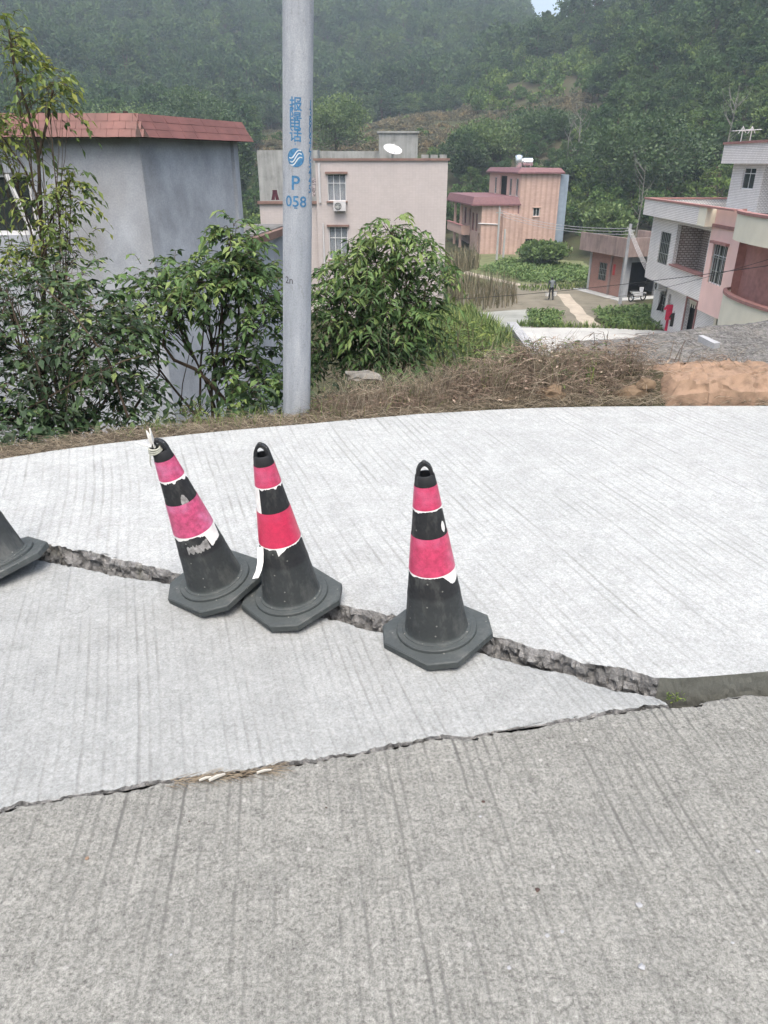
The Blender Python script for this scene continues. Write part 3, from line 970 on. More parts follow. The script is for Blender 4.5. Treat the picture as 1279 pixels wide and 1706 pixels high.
def window(par, o, d, u0, u1, w0, w1, fm, gm, nx=2, tr=None, inset=0.07, bars=0, sill=None, lintel=None, curtain=False, sillm=None, frame=0.05):
    mb = MB()
    L = u1 - u0
    mb.obox(o, d, u0, u0 + frame, -inset - .05, -inset, w0, w1)
    mb.obox(o, d, u1 - frame, u1, -inset - .05, -inset, w0, w1)
    mb.obox(o, d, u0 + frame, u1 - frame, -inset - .05, -inset, w0, w0 + frame)
    mb.obox(o, d, u0 + frame, u1 - frame, -inset - .05, -inset, w1 - frame, w1)
    for i in range(1, nx):
        c = u0 + L * i / nx
        mb.obox(o, d, c - frame * .4, c + frame * .4, -inset - .045, -inset - .005, w0 + frame, w1 - frame)
    if tr:
        mb.obox(o, d, u0 + frame, u1 - frame, -inset - .047, -inset - .003, tr - frame * .4, tr + frame * .4)
    f = mb.build('window', fm, par)
    mb = MB()
    mb.obox(o, d, u0 + frame, u1 - frame, -inset - .03, -inset - .022, w0 + frame, w1 - frame)
    mb.build('pane', gm, f)
    if curtain:
        mb = MB()
        n = 18
        nxv, nyv = d[1], -d[0]
        for i in range(n + 1):
            u = u0 + 0.02 + (L - 0.04) * i / n
            k = -inset - 0.13 + 0.03 * sin(i * 1.9)
            for w in (w0 - 0.02, w1 - 0.12): mb.v.append((o[0] + d[0] * u + nxv * k, o[1] + d[1] * u + nyv * k, w))
        mb.f = [(2 * i, 2 * i + 2, 2 * i + 3, 2 * i + 1) for i in range(n)]
        mb.build('curtain', M['curtain'], f)
    if bars:
        mb = MB()
        for i in range(bars):
            u = u0 + L * (i + .5) / bars
            mb.obox(o, d, u - .012, u + .012, -0.03, -0.006, w0, w1)
        for w in (w0 + (w1 - w0) * .33, w0 + (w1 - w0) * .66):
            mb.obox(o, d, u0, u1, -0.034, -0.002, w - .012, w + .012)
        mb.build('grille', M['steel'], f)
    if sill:
        mb = MB(); mb.obox(o, d, u0 - .08, u1 + .08, 0.003, sill, w0 - .09, w0 - .004)
        mb.build('sill', sillm or fm, f)
    if lintel:
        mb = MB(); mb.obox(o, d, u0 - .12, u1 + .12, 0.003, lintel, w1 + .01, w1 + .13)
        mb.build('lintel', sillm or fm, f)
    return f

def norm2(a, b):
    L = hypot(b[0] - a[0], b[1] - a[1])
    return ((b[0] - a[0]) / L, (b[1] - a[1]) / L), L

# ---- grey rendered house with a red tiled eave on the left
def bluewall():
    g = G('grey_render', 0.92, 0.2)
    p = g.obj()
    a = g.noise(0.9, 6, 0.68, p); b = g.noise(1.0, 6, 0.65, g.scale(p, (2.0, 2.0, 1.3))); f = g.noise(45, 4, 0.6, p)
    col = g.ramp(a, (0.34, (0.22, 0.24, 0.26)), (0.5, (0.31, 0.335, 0.365)), (0.64, (0.41, 0.44, 0.475)))
    col = g.mix(0.4, col, g.ramp(b, (0.36, (0.23, 0.25, 0.27)), (0.62, (0.42, 0.45, 0.49))))
    c2 = g.noise(0.55, 3, 0.6, g.scale(p, (1.0, 1.0, 0.5)))
    col = g.mix(g.ramp(c2, (0.48, 0.0), (0.6, 0.45)), col, (0.24, 0.235, 0.225))
    col = g.mix(1.0, col, g.ramp(f, (0.3, 0.88), (0.7, 1.1)), 'MULTIPLY')
    g.col(col); g.bump(g.mth('ADD', f, b), 0.4, 0.01)
    return g.m
M['bluewall'] = bluewall()
M['red_tile'] = plain('red_glazed_tile', (0.135, 0.056, 0.047), 0.55, 0.35, 0.25, 2.5, bump=0.15)
M['mortar'] = plain('dirty_mortar', (0.07, 0.05, 0.045), 0.95, 0.1, 0.4, 12)

def grey_house():
    Cn = at_y(230, 228, 11.0); En = at_y(396, 243, 13.3)
    h = empty('grey_house', (Cn.x, Cn.y, -7.2))
    tag(h, 'unpainted grey rendered house with a red tiled eave behind the shrubs', 'house')
    zt = 1.90 + 7.2
    E = (En.x - Cn.x, En.y - Cn.y)
    W0 = at_y(-2, 285, 11.0).x - Cn.x; W1 = at_y(46, 285, 11).x - Cn.x
    wz1 = at_y(20, 288, 11).z + 7.2; wz0 = at_y(20, 392, 11).z + 7.2
    mb = MB()
    d = mb.wall((-6.5, 0), (0, 0), 0, zt, [(W0 - 0.9 + 6.5, W1 + 6.5, wz0, wz1)], 0.22)
    mb.wall((0, 0), E, 0, zt, [], 0.22)
    mb.wall(E, (E[0] - 6.5, E[1] + 0.8), 0, zt, [], 0.22)
    mb.build('wall', M['bluewall'], h)
    mb = MB(); mb.prism([(-6.4, .1), (-.1, .1), (E[0] - .15, E[1] - .1), (E[0] - 6.5, E[1] + .6)], zt - .12, zt + .02)
    mb.build('roof_slab', M['mortar'], h)
    window(h, (-6.5, 0), d, W0 - 0.9 + 6.5, W1 + 6.5, wz0, wz1, M['white_frame'], M['glass'], 1, None, 0.05, frame=0.055)
    mb = MB()
    uu = W0 + 6.5
    mb.tube([(W0 - 6.5 + 6.5 + 0.10, -0.02, wz1 - .02), (W1 - 0.10, -0.02, wz0 + .02)], 0.035, 4)
    mb.build('open_sash', M['white_frame'], h)
    # sloping skirt of tiles: three courses, each tile its own piece
    dE, LE = norm2((0, 0), E)
    runs = [((-6.5, 0), (1, 0), 6.5, 0.166), ((0, 0), dE, LE + 0.16, 0.30)]
    skirt = MB()
    for (o, d, L, tw), ri in zip(runs, (0, 1)):
        nx, ny = d[1], -d[0]
        ov, hh = 0.20, 0.29
        z0 = zt - 0.02
        q = lambda u, n, z: (o[0] + d[0] * u + nx * n, o[1] + d[1] * u + ny * n, z)
        e0, e1 = (0, L + ov - .012) if ri == 0 else (-ov + .012, L)
        skirt.hexa([q(e0, 0.0, z0), q(e0, ov - .012, z0), q(e1, ov - .012, z0), q(e1, 0.0, z0)],
                   [q(0 if ri == 0 else 0, -0.02, z0 + hh), q(0, 0.0, z0 + hh), q(L, 0.0, z0 + hh), q(L, -0.02, z0 + hh)])
        k = 0
        for row in range(3):
            a0, a1 = row / 3, (row + 1) / 3
            n0, n1 = ov * (1 - a0) + .004, ov * (1 - a1) + .004
            zz0, zz1 = z0 + hh * a0 + .001, z0 + hh * a1 + .001
            u = -(ov * (1 - a0)) * 0.55 if ri else 0.0
            end = L if ri else L + ov * (1 - a0) * 0.75
            off = 0.5 * tw if row == 1 else 0
            u -= off if not ri else 0
            while u < end - 0.02:
                if u + tw > -0.02:
                    g = 0.0035; w = min(tw, end - u) - g
                    t = 0.010 + rnd(0, .004)
                    j = rnd(-.003, .003)
                    tb = MB()
                    tb.hexa([q(u, n0, zz0 + .003 + j), q(u, n0 + t, zz0 + .001 + j), q(u + w, n0 + t, zz0 + .001 - j), q(u + w, n0, zz0 + .003 - j)],
                            [q(u, n1, zz1 - .003), q(u, n1 + t, zz1 - .003), q(u + w, n1 + t, zz1 - .003), q(u + w, n1, zz1 - .003)])
                    if u + w > 0 or ri: tb.build('roof_tile', M['red_tile'], h)
                u += tw
    skirt.build('eave', M['mortar'], h)
    mb = MB()
    n = 26
    for i in range(n):   # ragged mortar along the top of the eave
        x = -4.2 + 4.2 * i / n
        if rnd(0, 1) < .45: mb.box(x, x + rnd(.05, .12), 0.004, 0.05, zt + .262, zt + .275 + rnd(0, .02))
    mb.build('ridge_mortar', M['mortar'], h)
grey_house()

# ---- low annex with a brown roof edge
M['brown_edge'] = plain('brown_roof_edge', (0.16, 0.105, 0.085), 0.8, 0.2, 0.25)
M['old_roof'] = plain('mouldy_flat_roof', (0.14, 0.14, 0.135), 0.95, 0.1, 0.4, 2)
def annex():
    A, B = (-2.50, 14.3), (-2.16, 17.2)
    poly = [A, B, (-6, 17.6), (-6, 15.2)]
    zt = 0.34
    h = empty('low_annex', (A[0], A[1], -7.3))
    tag(h, 'low grey annex with a brown roof edge beside the utility pole', 'outbuilding')
    rel = [(x - A[0], y - A[1]) for x, y in poly]
    mb = MB(); mb.prism([(0, .02)] + rel[1:], 0, zt + 7.3 - .16); mb.build('wall', M['bluewall'], h)
    mb = MB(); mb.prism([(.14, -.1), (rel[1][0] + .14, rel[1][1] + .1), (rel[2][0], rel[2][1] + .1), rel[3]], zt + 7.3 - .157, zt + 7.3 - .02); mb.build('roof_edge', M['brown_edge'], h)
    mb = MB(); mb.prism([(.02, -.0), (rel[1][0] + .02, rel[1][1]), rel[2], (rel[3][0], rel[3][1] + .1)], zt + 7.3 - .019, zt + 7.3); mb.build('roof', M['old_roof'], h)
annex()

# ---- beige three-storey house
M['beige'] = brickmat('beige_tile', (0.45, 0.41, 0.395), (0.425, 0.385, 0.37), (0.39, 0.355, 0.34), 0.20, 0.10, 0.008, 0.6, 0.2, 0.0, 0.1)
M['brown_trim'] = plain('brown_trim', (0.19, 0.12, 0.10), 0.7, 0.3, 0.2)
M['oldcon'] = plaster('mouldy_concrete', (0.27, 0.28, 0.27), 0.5, 0.45, 0.8)
M['pvc'] = plain('white_pipe', (0.50, 0.50, 0.50), 0.4, 0.4, 0.06)
def beige_house():
    y0 = 50.0; zg = -8.05
    X = lambda px: at_y(px, 300, y0).x
    Z = lambda py: at_y(600, py, y0).z - zg
    h = empty('beige_house', (0, y0, zg))
    tag(h, 'beige tiled three storey house with an air conditioner on its wall', 'house')
    xl, xm, xr = X(428), X(526), X(745)
    top, ter = Z(268), Z(337)
    wins = [(X(545), X(576), Z(335), Z(290)), (X(545), X(577), Z(432), Z(378))]
    mb = MB()
    d = mb.wall((xm, 0), (xr, 0), 0, top, [(a - xm, b - xm, c, e) for a, b, c, e in wins], .24)
    mb.wall((xr, 0), (xr, 9), 0, top, [], .24)
    mb.wall((xm, 4), (xm, 0.001), ter, top, [], .24)
    mb.wall((xl, 0.3), (xm - .001, 0.3), 0, ter - .12, [(0.9, 2.1, ter - 3.0 - 1.4, ter - 3.0)], .24)
    mb.wall((xl, 9), (xl, 0.301), 0, ter - .12, [], .24)
    mb.wall((xr, 9), (xl, 9), 0, ter, [], .24)
    mb.build('wall', M['beige'], h)
    mb = MB(); mb.box(xl, xm - .26, .55, 8.7, ter - 1.3, ter - 1.1); mb.build('terrace_floor', M['oldcon'], h)
    mb = MB(); mb.box(xm + .02, xr - .02, .25, 8.8, top - .5, top - .35); mb.build('roof_slab', M['oldcon'], h)
    mb = MB(); mb.box(xm - .12, xr + .1, -.1, .26, top + .002, top + .14); mb.box(xr - .22, xr + .1, .261, 9, top + .002, top + .14); mb.build('cornice', M['brown_trim'], h)
    mb = MB(); mb.box(xl - .1, xm + .1, .16, .5, ter - .118, ter + .05); mb.build('parapet_cap', M['brown_trim'], h)
    # old concrete stair block behind, parapet and roof tower
    mb = MB(); mb.box(X(430) * 1.06, X(530) * 1.06, 3.2, 6.0, ter - 1.2, Z(249)); mb.build('stair_block', M['oldcon'], h)
    mb = MB(); mb.box(X(530) * 1.1, X(632) * 1.1, 5.2, 5.45, top - .4, Z(250)); mb.build('roof_parapet', M['oldcon'], h)
    mb = MB()
    xa, xb = X(631) * 1.06, X(694) * 1.07
    mb.box(xa, xb, 3.0, 5.6, top - .4, Z(219)); mb.build('roof_tower', M['oldcon'], h)
    mb = MB(); mb.box(xa - .12, xb + .1, 2.9, 5.7, Z(219) + .002, Z(219) + .12); mb.build('tower_slab', M['oldcon'], h)
    for k in range(3):
        x = X(707 + 15 * k)
        mb = MB(); mb.box(x - .22, x + .22, .0, .24, top + .142, top + .34); mb.build('parapet_block', M['oldcon'], h)
    for (a, b, c, e) in wins:
        window(h, (xm, 0), d, a - xm, b - xm, c, e, M['white_frame'], M['glass_clear'], 3, c + (e - c) * .66, .09, 0, .12, .14, True, M['brown_trim'], .045)
        mb = MB(); mb.box(a - .1, b + .1, .5, .55, c - .1, e + .1); mb.build('room_shade_panel', M['dark'], h)
    window(h, (xl, 0.3), (1, 0), .9, 2.1, ter - 4.4, ter - 3.0, M['white_frame'], M['glass'], 2)
    mb = MB(); mb.tube([(X(532), -.07, Z(272)), (X(532), -.07, Z(338))], .07, 8); mb.build('drainpipe', M['pvc'], h, 60)
    mb = MB(); mb.tube([(X(545) - .35, -.06, Z(372)), (X(545) - .35, -.06, 0.2)], .05, 8); mb.build('drainpipe', M['pvc'], h, 60)
    # air conditioner unit
    ax, az = X(565), Z(343)
    ac = empty('air_conditioner', (ax, y0 - .02, zg + az))
    tag(ac, 'white air conditioner unit under the window of the beige house', 'air conditioner')
    mb = MB(); mb.box(-.39, .39, -.36, -.06, -.29, .27); mb.build('casing', M['pvc'], ac)
    mb = MB(); mb.lathe([(.215, 0), (.215, .02), (.19, .022), (.185, -.02)], 28)
    o = mb.build('fan_guard', M['dark_frame'], ac, 40, (-.1, -.362, -.01), (pi / 2, 0, 0))
    mb = MB()
    for k in range(4): mb.lathe([(.04 + .04 * k, .0), (.046 + .04 * k, .012), (.052 + .04 * k, .0)], 24)
    for k in range(5):
        a = 2 * pi * k / 5
        mb.hexa([(0.02 * cos(a + 1), .02 * sin(a + 1), -.01), (.17 * cos(a), .17 * sin(a), -.01), (.17 * cos(a + .6), .17 * sin(a + .6), -.012)],
                [(0.02 * cos(a + 1), .02 * sin(a + 1), -.004), (.17 * cos(a), .17 * sin(a), -.004), (.17 * cos(a + .6), .17 * sin(a + .6), -.006)])
    mb.build('fan', M['steel'], ac, 40, (-.1, -.366, -.01), (pi / 2, 0, 0))
    mb = MB()
    for sx in (-.3, .3): mb.box(sx - .02, sx + .02, -.36, .02, -.34, -.30)
    mb.build('bracket', M['dark_frame'], ac)
    # white satellite dish on the roof
    dx, dz = at_y(653, 252, y0 + 2).x, at_y(653, 252, y0 + 2).z
    ds = empty('satellite_dish', (dx, y0 + 2.0, zg + top - .35))
    tag(ds, 'white dish standing on the roof of the beige house', 'satellite dish')
    mb = MB()
    mb.lathe([(.02, 0), (.25, .03), (.45, .10), (.60, .19), (.61, .20), (.45, .12), (.25, .05), (.02, .02)], 28)
    mb.build('reflector', M['pvc'], ds, 60, (0, 0, dz - zg - top + .30), (R(28), R(10), R(8)))
    mb = MB(); mb.tube([(0, .1, 0), (0, .1, dz - zg - top + .35)], .04, 8); mb.tube([(0.1, 0, dz - zg - top + .1), (0.25, -.55, dz - zg - top + .62), (.1, -.5, dz - zg - top + .8)], .02, 6); mb.build('mast', M['steel'], ds)
    # laundry on the terrace
    M['maroon_cloth'] = plain('maroon_cloth', (0.07, 0.025, 0.035), 0.95, 0.1, 0.4, 6)
    M['check_cloth'] = brickmat('checked_cloth', (0.55, 0.5, 0.5), (0.1, 0.08, 0.09), (0.4, 0.36, 0.36), .09, .06, .004, .95, 0.0)
    garment('garment', 'dark maroon garment hanging on the beige house terrace', at_y(458, 325, y0 + .6), 0.62, 0.6, M['maroon_cloth'], 0.0, False)
    garment('garment', 'checked garment hanging beside the white drainpipe of the beige house', at_y(521, 312, y0 + .6), 0.5, 1.1, M['check_cloth'])

def garment(name, label, p, w, hgt, mat, rotz=0.0, sleeves=True):
    """a shirt on a hanger, p = centre"""
    o = empty(name, p, (0, 0, rotz))
    tag(o, label, 'garment', 'washing hung outside')
    bm = bmesh.new()
    prof = [(-.16, .5), (-.34, .44), (-.52, .18), (-.40, .10), (-.30, .22), (-.30, -.5), (.30, -.5), (.30, .22), (.40, .10), (.52, .18), (.34, .44), (.16, .5)] if sleeves else \
           [(-.22, .5), (-.26, .1), (-.42, -.5), (-.06, -.5), (0, .0), (.06, -.5), (.42, -.5), (.26, .1), (.22, .5)]
    mb = MB()
    fr = [(x * w, -.045 + .02 * sin(x * 9), z * hgt) for x, z in prof]
    bk = [(x * w, .045 + .02 * sin(x * 7), z * hgt) for x, z in prof]
    mb.hexa(fr, bk)
    mb.build('cloth', mat, o)
    mb = MB(); mb.tube([(-.2 * w, 0, .5 * hgt), (0, 0, .56 * hgt), (.2 * w, 0, .5 * hgt)], .012, 5); mb.tube([(0, 0, .56 * hgt), (0, 0, .66 * hgt), (.03, 0, .68 * hgt)], .01, 5)
    mb.build('hanger', M['steel'], o)
    return o
beige_house()

# ---- orange tiled house further back
def stripes():
    g = G('orange_stripe_tile', 0.65, 0.3)
    p = g.obj(); x, y, z = g.xyz(p)
    s = g.mth('FRACT', g.mth('DIVIDE', g.mth('ADD', x, y), 0.62))
    v = g.comb(g.mth('ADD', x, y), z, 0.0)
    st = g.n('ShaderNodeTexBrick', {'Vector': v, 'Color1': (1, 1, 1), 'Color2': (.9, .9, .88), 'Mortar': (.8, .78, .76), 'Scale': 1.0, 'Brick Width': .31, 'Row Height': .16, 'Mortar Size': .01}, offset=0.0)
    col = g.mix(g.ramp(s, (.62, 0.0), (.66, 1.0)), (0.48, 0.34, 0.285), (0.40, 0.275, 0.23))
    col = g.mix(1.0, col, st.outputs['Color'], 'MULTIPLY')
    col = g.mix(1.0, col, g.ramp(g.noise(.8, 5, .6, p), (.3, .85), (.7, 1.08)), 'MULTIPLY')
    g.col(col)
    return g.m
M['orange'] = stripes()
M['peach'] = plain('peach_wall', (0.50, 0.345, 0.285), 0.7, 0.3, 0.08)
M['maroon'] = plain('maroon_roof_tile', (0.155, 0.075, 0.08), 0.6, 0.35, 0.2, 4)
M['bluegrey'] = plaster('bluegrey_render', (0.22, 0.27, 0.32), 0.2, 0.8)
M['pinkroof'] = plain('pale_red_roof_edge', (0.42, 0.19, 0.18), 0.6, 0.3, 0.15)
def skirt_roof(par, x0, x1, y0, y1, z, hgt, ov, mat, name='roof'):
    mb = MB()
    mb.hexa([(x0 - ov, y0 - ov, z), (x1 + ov, y0 - ov, z), (x1 + ov, y1 + ov, z), (x0 - ov, y1 + ov, z)],
            [(x0 + .05, y0 + .05, z + hgt), (x1 - .05, y0 + .05, z + hgt), (x1 - .05, y1 - .05, z + hgt), (x0 + .05, y1 - .05, z + hgt)])
    o = mb.build(name, mat, par)
    mb = MB(); mb.box(x0 - ov - .05, x1 + ov + .05, y0 - ov - .05, y1 + ov + .05, z - .16, z - .003); mb.build('fascia', mat, o)
    return o

def orange_house():
    A = at_y(800, 400, 88.0)
    h = empty('orange_house', (A.x, 88.0, -8.1), (0, 0, R(7.7)))
    tag(h, 'orange tiled house with maroon roofs far down the valley', 'house')
    k = 88 / 1.075 / FPX
    w1 = 62 * k; w2 = 130 * k
    zt = at_y(860, 290, 88).z + 8.1; zl = at_y(800, 343, 88).z + 8.1
    L = 13.0
    win = ((888 - 800) * k, (899 - 800) * k)
    # lower wing
    mb = MB()
    mb.wall((0, 0), (w1 - .002, 0), 0, zl, [], .2)
    mb.wall((0, 5.0), (0, 0), 0, zl, [(.6, 1.6, zl - 2.9, zl - .9), (2.3, 3.3, zl - 2.9, zl - .9), (3.6, 4.4, .3, 2.3)], .2)
    mb.build('wall', M['orange'], h)
    mb = MB()
    mb.wall((0.9, L), (0.9, 5.001), 0, zl, [(1.0, 2.0, zl - 2.7, zl - .7), (3.6, 4.8, zl - 3.1, zl - .7), (6.0, 7.0, zl - 2.7, zl - .7), (3.6, 5.0, .2, 2.4), (1, 2, .9, 2.4)], .2)
    mb.wall((0.9, 5.0), (0.02, 5.0), 0, zl, [], .2)
    mb.wall((w1, L), (0.9, L), 0, zl, [], .2)
    mb.build('recessed_wall', M['peach'], h)
    mb = MB(); mb.box(1.3, 1.4, 5.3, L - .3, .1, zl - .2); mb.box(.5, .6, .3, 4.7, .1, zl - .2); mb.build('room_shade_panel', M['dark'], h)
    mb = MB(); mb.box(-1.0, 0.9, 5.02, L, zl - 3.5, zl - 3.3); mb.build('balcony_floor', M['peach'], h)
    mb = MB(); mb.box(-1.1, -.95, 5.03, L, zl - 3.4, zl - 2.45); mb.box(-.949, -.02, 5.03, 5.18, zl - 3.4, zl - 2.45); mb.build('balcony_parapet', M['peach'], h)
    mb = MB(); mb.box(-1.18, -.87, 5.0, L, zl - 2.448, zl - 2.36); mb.build('balcony_rail', M['pinkroof'], h)
    for y in (6.6, 9.8):
        mb = MB(); mb.box(-.92, -.66, y, y + .26, 0, zl - .02); mb.build('column', M['peach'], h)
    skirt_roof(h, -1.0, w1 - .1, -.0, L, zl + .17, .75, .25, M['maroon'])
    # tower
    mb = MB()
    d = mb.wall((w1, 0), (w2, 0), 0, zt, [(win[0] - w1, win[1] - w1, zl - 1.15, zl - .25), (1.1, 2.0, 0.2, 1.7)], .2)
    mb.wall((w2, 0), (w2, L), 0, zt, [], .2)
    mb.build('wall', M['orange'], h)
    mb = MB()
    zz = zl + .9
    mb.wall((w1, L), (w1, 0.001), 0, zt, [(L - 1.6, L - .7, zz, zt - .5), (L - 4.2, L - 3.2, zz, zt - .5), (L - 8.2, L - 5.2, zz - .3, zt - .3), (L - 10.6, L - 9.6, zz, zt - .5)], .2)
    mb.build('side_wall', M['peach'], h)
    mb = MB(); mb.box(w1 + .5, w1 + .6, .3, L, zl, zt - .2); mb.box(w1 + .7, w2 - .3, .45, .5, 0, zl); mb.build('room_shade_panel', M['dark'], h)
    window(h, (w1, 0), d, win[0] - w1, win[1] - w1, zl - 1.15, zl - .25, M['white_frame'], M['glass'], 2, None, .05, 0, .1, .12, False, M['peach'])
    for u0, u1 in ((L - 1.6, L - .7), (L - 4.2, L - 3.2), (L - 10.6, L - 9.6)):
        window(h, (w1, L), (0, -1), u0, u1, zz, zt - .5, M['white_frame'], M['glass'], 2, None, .06)
    for u0, u1 in ((1.0, 2.0), (6.0, 7.0)):
        window(h, (.9, L), (0, -1), u0, u1, zl - 2.7, zl - .7, M['pinkroof'], M['glass'], 2, None, .06)
    for u0, u1 in ((.6, 1.6), (2.3, 3.3)):
        window(h, (0, 5), (0, -1), u0, u1, zl - 2.9, zl - .9, M['pinkroof'], M['glass'], 2, None, .06)
    skirt_roof(h, w1 - .1, w2, 0, L, zt + .17, .42, .3, M['maroon'])
    mb = MB(); mb.box(w2 + .002, w2 + 1.1, 0.35, L, 0, zt - .1); mb.build('end_wall', M['bluegrey'], h)
    mb = MB(); mb.tube([(2.0, -.08, zl), (2.0, -.08, 3.0), (2.0, -.08, .3)], .07, 8); mb.tube([(2.0, -.08, 3.3), (-.4, -.08, 3.42)], .06, 8); mb.build('drainpipe', M['pvc'], h, 60)
    mb = MB(); mb.tube([(w1, -.06, .1), (w1, -.06, zl)], .05, 6); mb.build('drainpipe', M['maroon'], h, 60)
    mb = MB(); mb.box(w1 - 1.9, w1 - .06, -.75, -.002, 0, zl - .85); mb.build('closet_bay', M['orange'], h)
    mt = h.matrix_basis
    M['tank'] = plain('stainless_tank', (0.75, 0.76, 0.76), 0.18, 0.5, 0.05, metal=0.9)
    for i, (px, rot, lab) in enumerate(((863, 0, 'upright steel water tank on the orange house roof'), (878, 1, 'lying steel water tank on the orange house roof'))):
        p = at_y(px, 281, 92)
        t = empty('water_tank', (p.x, 92, zt - 8.1 + .55)); tag(t, lab, 'water tank')
        mb = MB()
        if rot == 0: mb.lathe([(.05, 0), (.42, .02), (.46, .1), (.46, 1.05), (.40, 1.2), (.1, 1.3), (.02, 1.3)], 20); r_, l_ = (0, 0, 0), (0, 0, .1)
        else: mb.lathe([(.02, -.62), (.3, -.6), (.45, -.5), (.45, .5), (.3, .6), (.02, .62)], 20); r_, l_ = (0, pi / 2, 0), (0, 0, .62)
        mb.build('drum', M['tank'], t, 50, l_, r_)
        mb = MB()
        for sx in (-.3, .3):
            for sy in (-.3, .3): mb.box(sx - .03, sx + .03, sy - .03, sy + .03, -.05, .3)
        mb.build('stand', M['steel'], t)
orange_house()

# ---- brick house with a garage
M['brick'] = brickmat('red_brick', (0.33, 0.155, 0.12), (0.27, 0.13, 0.10), (0.30, 0.22, 0.18), .24, .07, .012, .9, .4)
M['roofcon'] = plaster('stained_roof_concrete', (0.26, 0.20, 0.18), 0.5, 0.5, 0.7)
M['greycon'] = plaster('grey_concrete', (0.30, 0.31, 0.32), 0.3, 0.6)
M['palecon'] = plaster('pale_yard_concrete', (0.36, 0.365, 0.35), 0.05, 0.8, 0.5)
def brick_house():
    P0 = at_y(1033, 503, 58.0)
    h = empty('brick_house', (P0.x, 58.0, -8.02), (0, 0, R(20)))
    tag(h, 'low brick house with an open garage and a heavy concrete roof', 'house')
    H = 3.15
    mb = MB()
    d = mb.wall((0, 4.6), (0, 0.0), 0, H, [(1.3, 2.35, 1.0, 2.35)], .2)
    mb.build('wall', M['brick'], h)
    mb = MB()
    mb.wall((.35, 0.05), (4.6, 0.05), 0, H, [(.25, 2.75, .0, 2.65)], .2)
    mb.wall((4.6, 0), (4.6, 4.6), 0, H, [], .2); mb.wall((4.6, 4.6), (0, 4.6), 0, H, [], .2)
    mb.build('garage_wall', M['greycon'], h)
    mb = MB(); mb.box(.25, 4.3, 2.6, 2.7, 0, H - .1); mb.build('room_shade_panel', M['dark'], h)
    mb = MB(); mb.box(-.06, .30, -.08, .28, 0, H - .002); mb.build('pillar', M['greycon'], h)
    mb = MB(); mb.box(-.10, .02, 1.6, 1.8, .0, H - .002); mb.build('pillar', M['roofcon'], h)
    mb = MB(); mb.box(-.08, .02, 4.35, 4.55, .0, H - .002); mb.build('pillar', M['palecon'], h)
    mb = MB(); mb.box(-.75, 5.0, -.75, 5.2, H, H + .22); mb.build('roof_slab', M['roofcon'], h)
    mb = MB()
    for a in ((-.75, 5.0, -.75, -.55), (-.75, -.55, -.55, 5.2), (4.8, 5.0, -.55, 5.2)): mb.box(*a, H + .222, H + 1.35)
    mb.build('parapet', M['roofcon'], h)
    window(h, (0, 4.6), d, 1.3, 2.35, 1.0, 2.35, M['dark_frame'], M['glass'], 2, 1.7, .06, 5)
    mb = MB(); mb.box(-1.0, 5.0, -1.1, -.0, -.3, .06); mb.box(-1.0, -.02, .001, 5.2, -.3, .06); mb.build('porch', M['palecon'], h)
    mb = MB(); mb.box(-.02, -.012, 1.15, 1.42, 1.6, 2.4); mb.build('red_banner', plain('red_paper', (.4, .05, .05)), h)
brick_house()

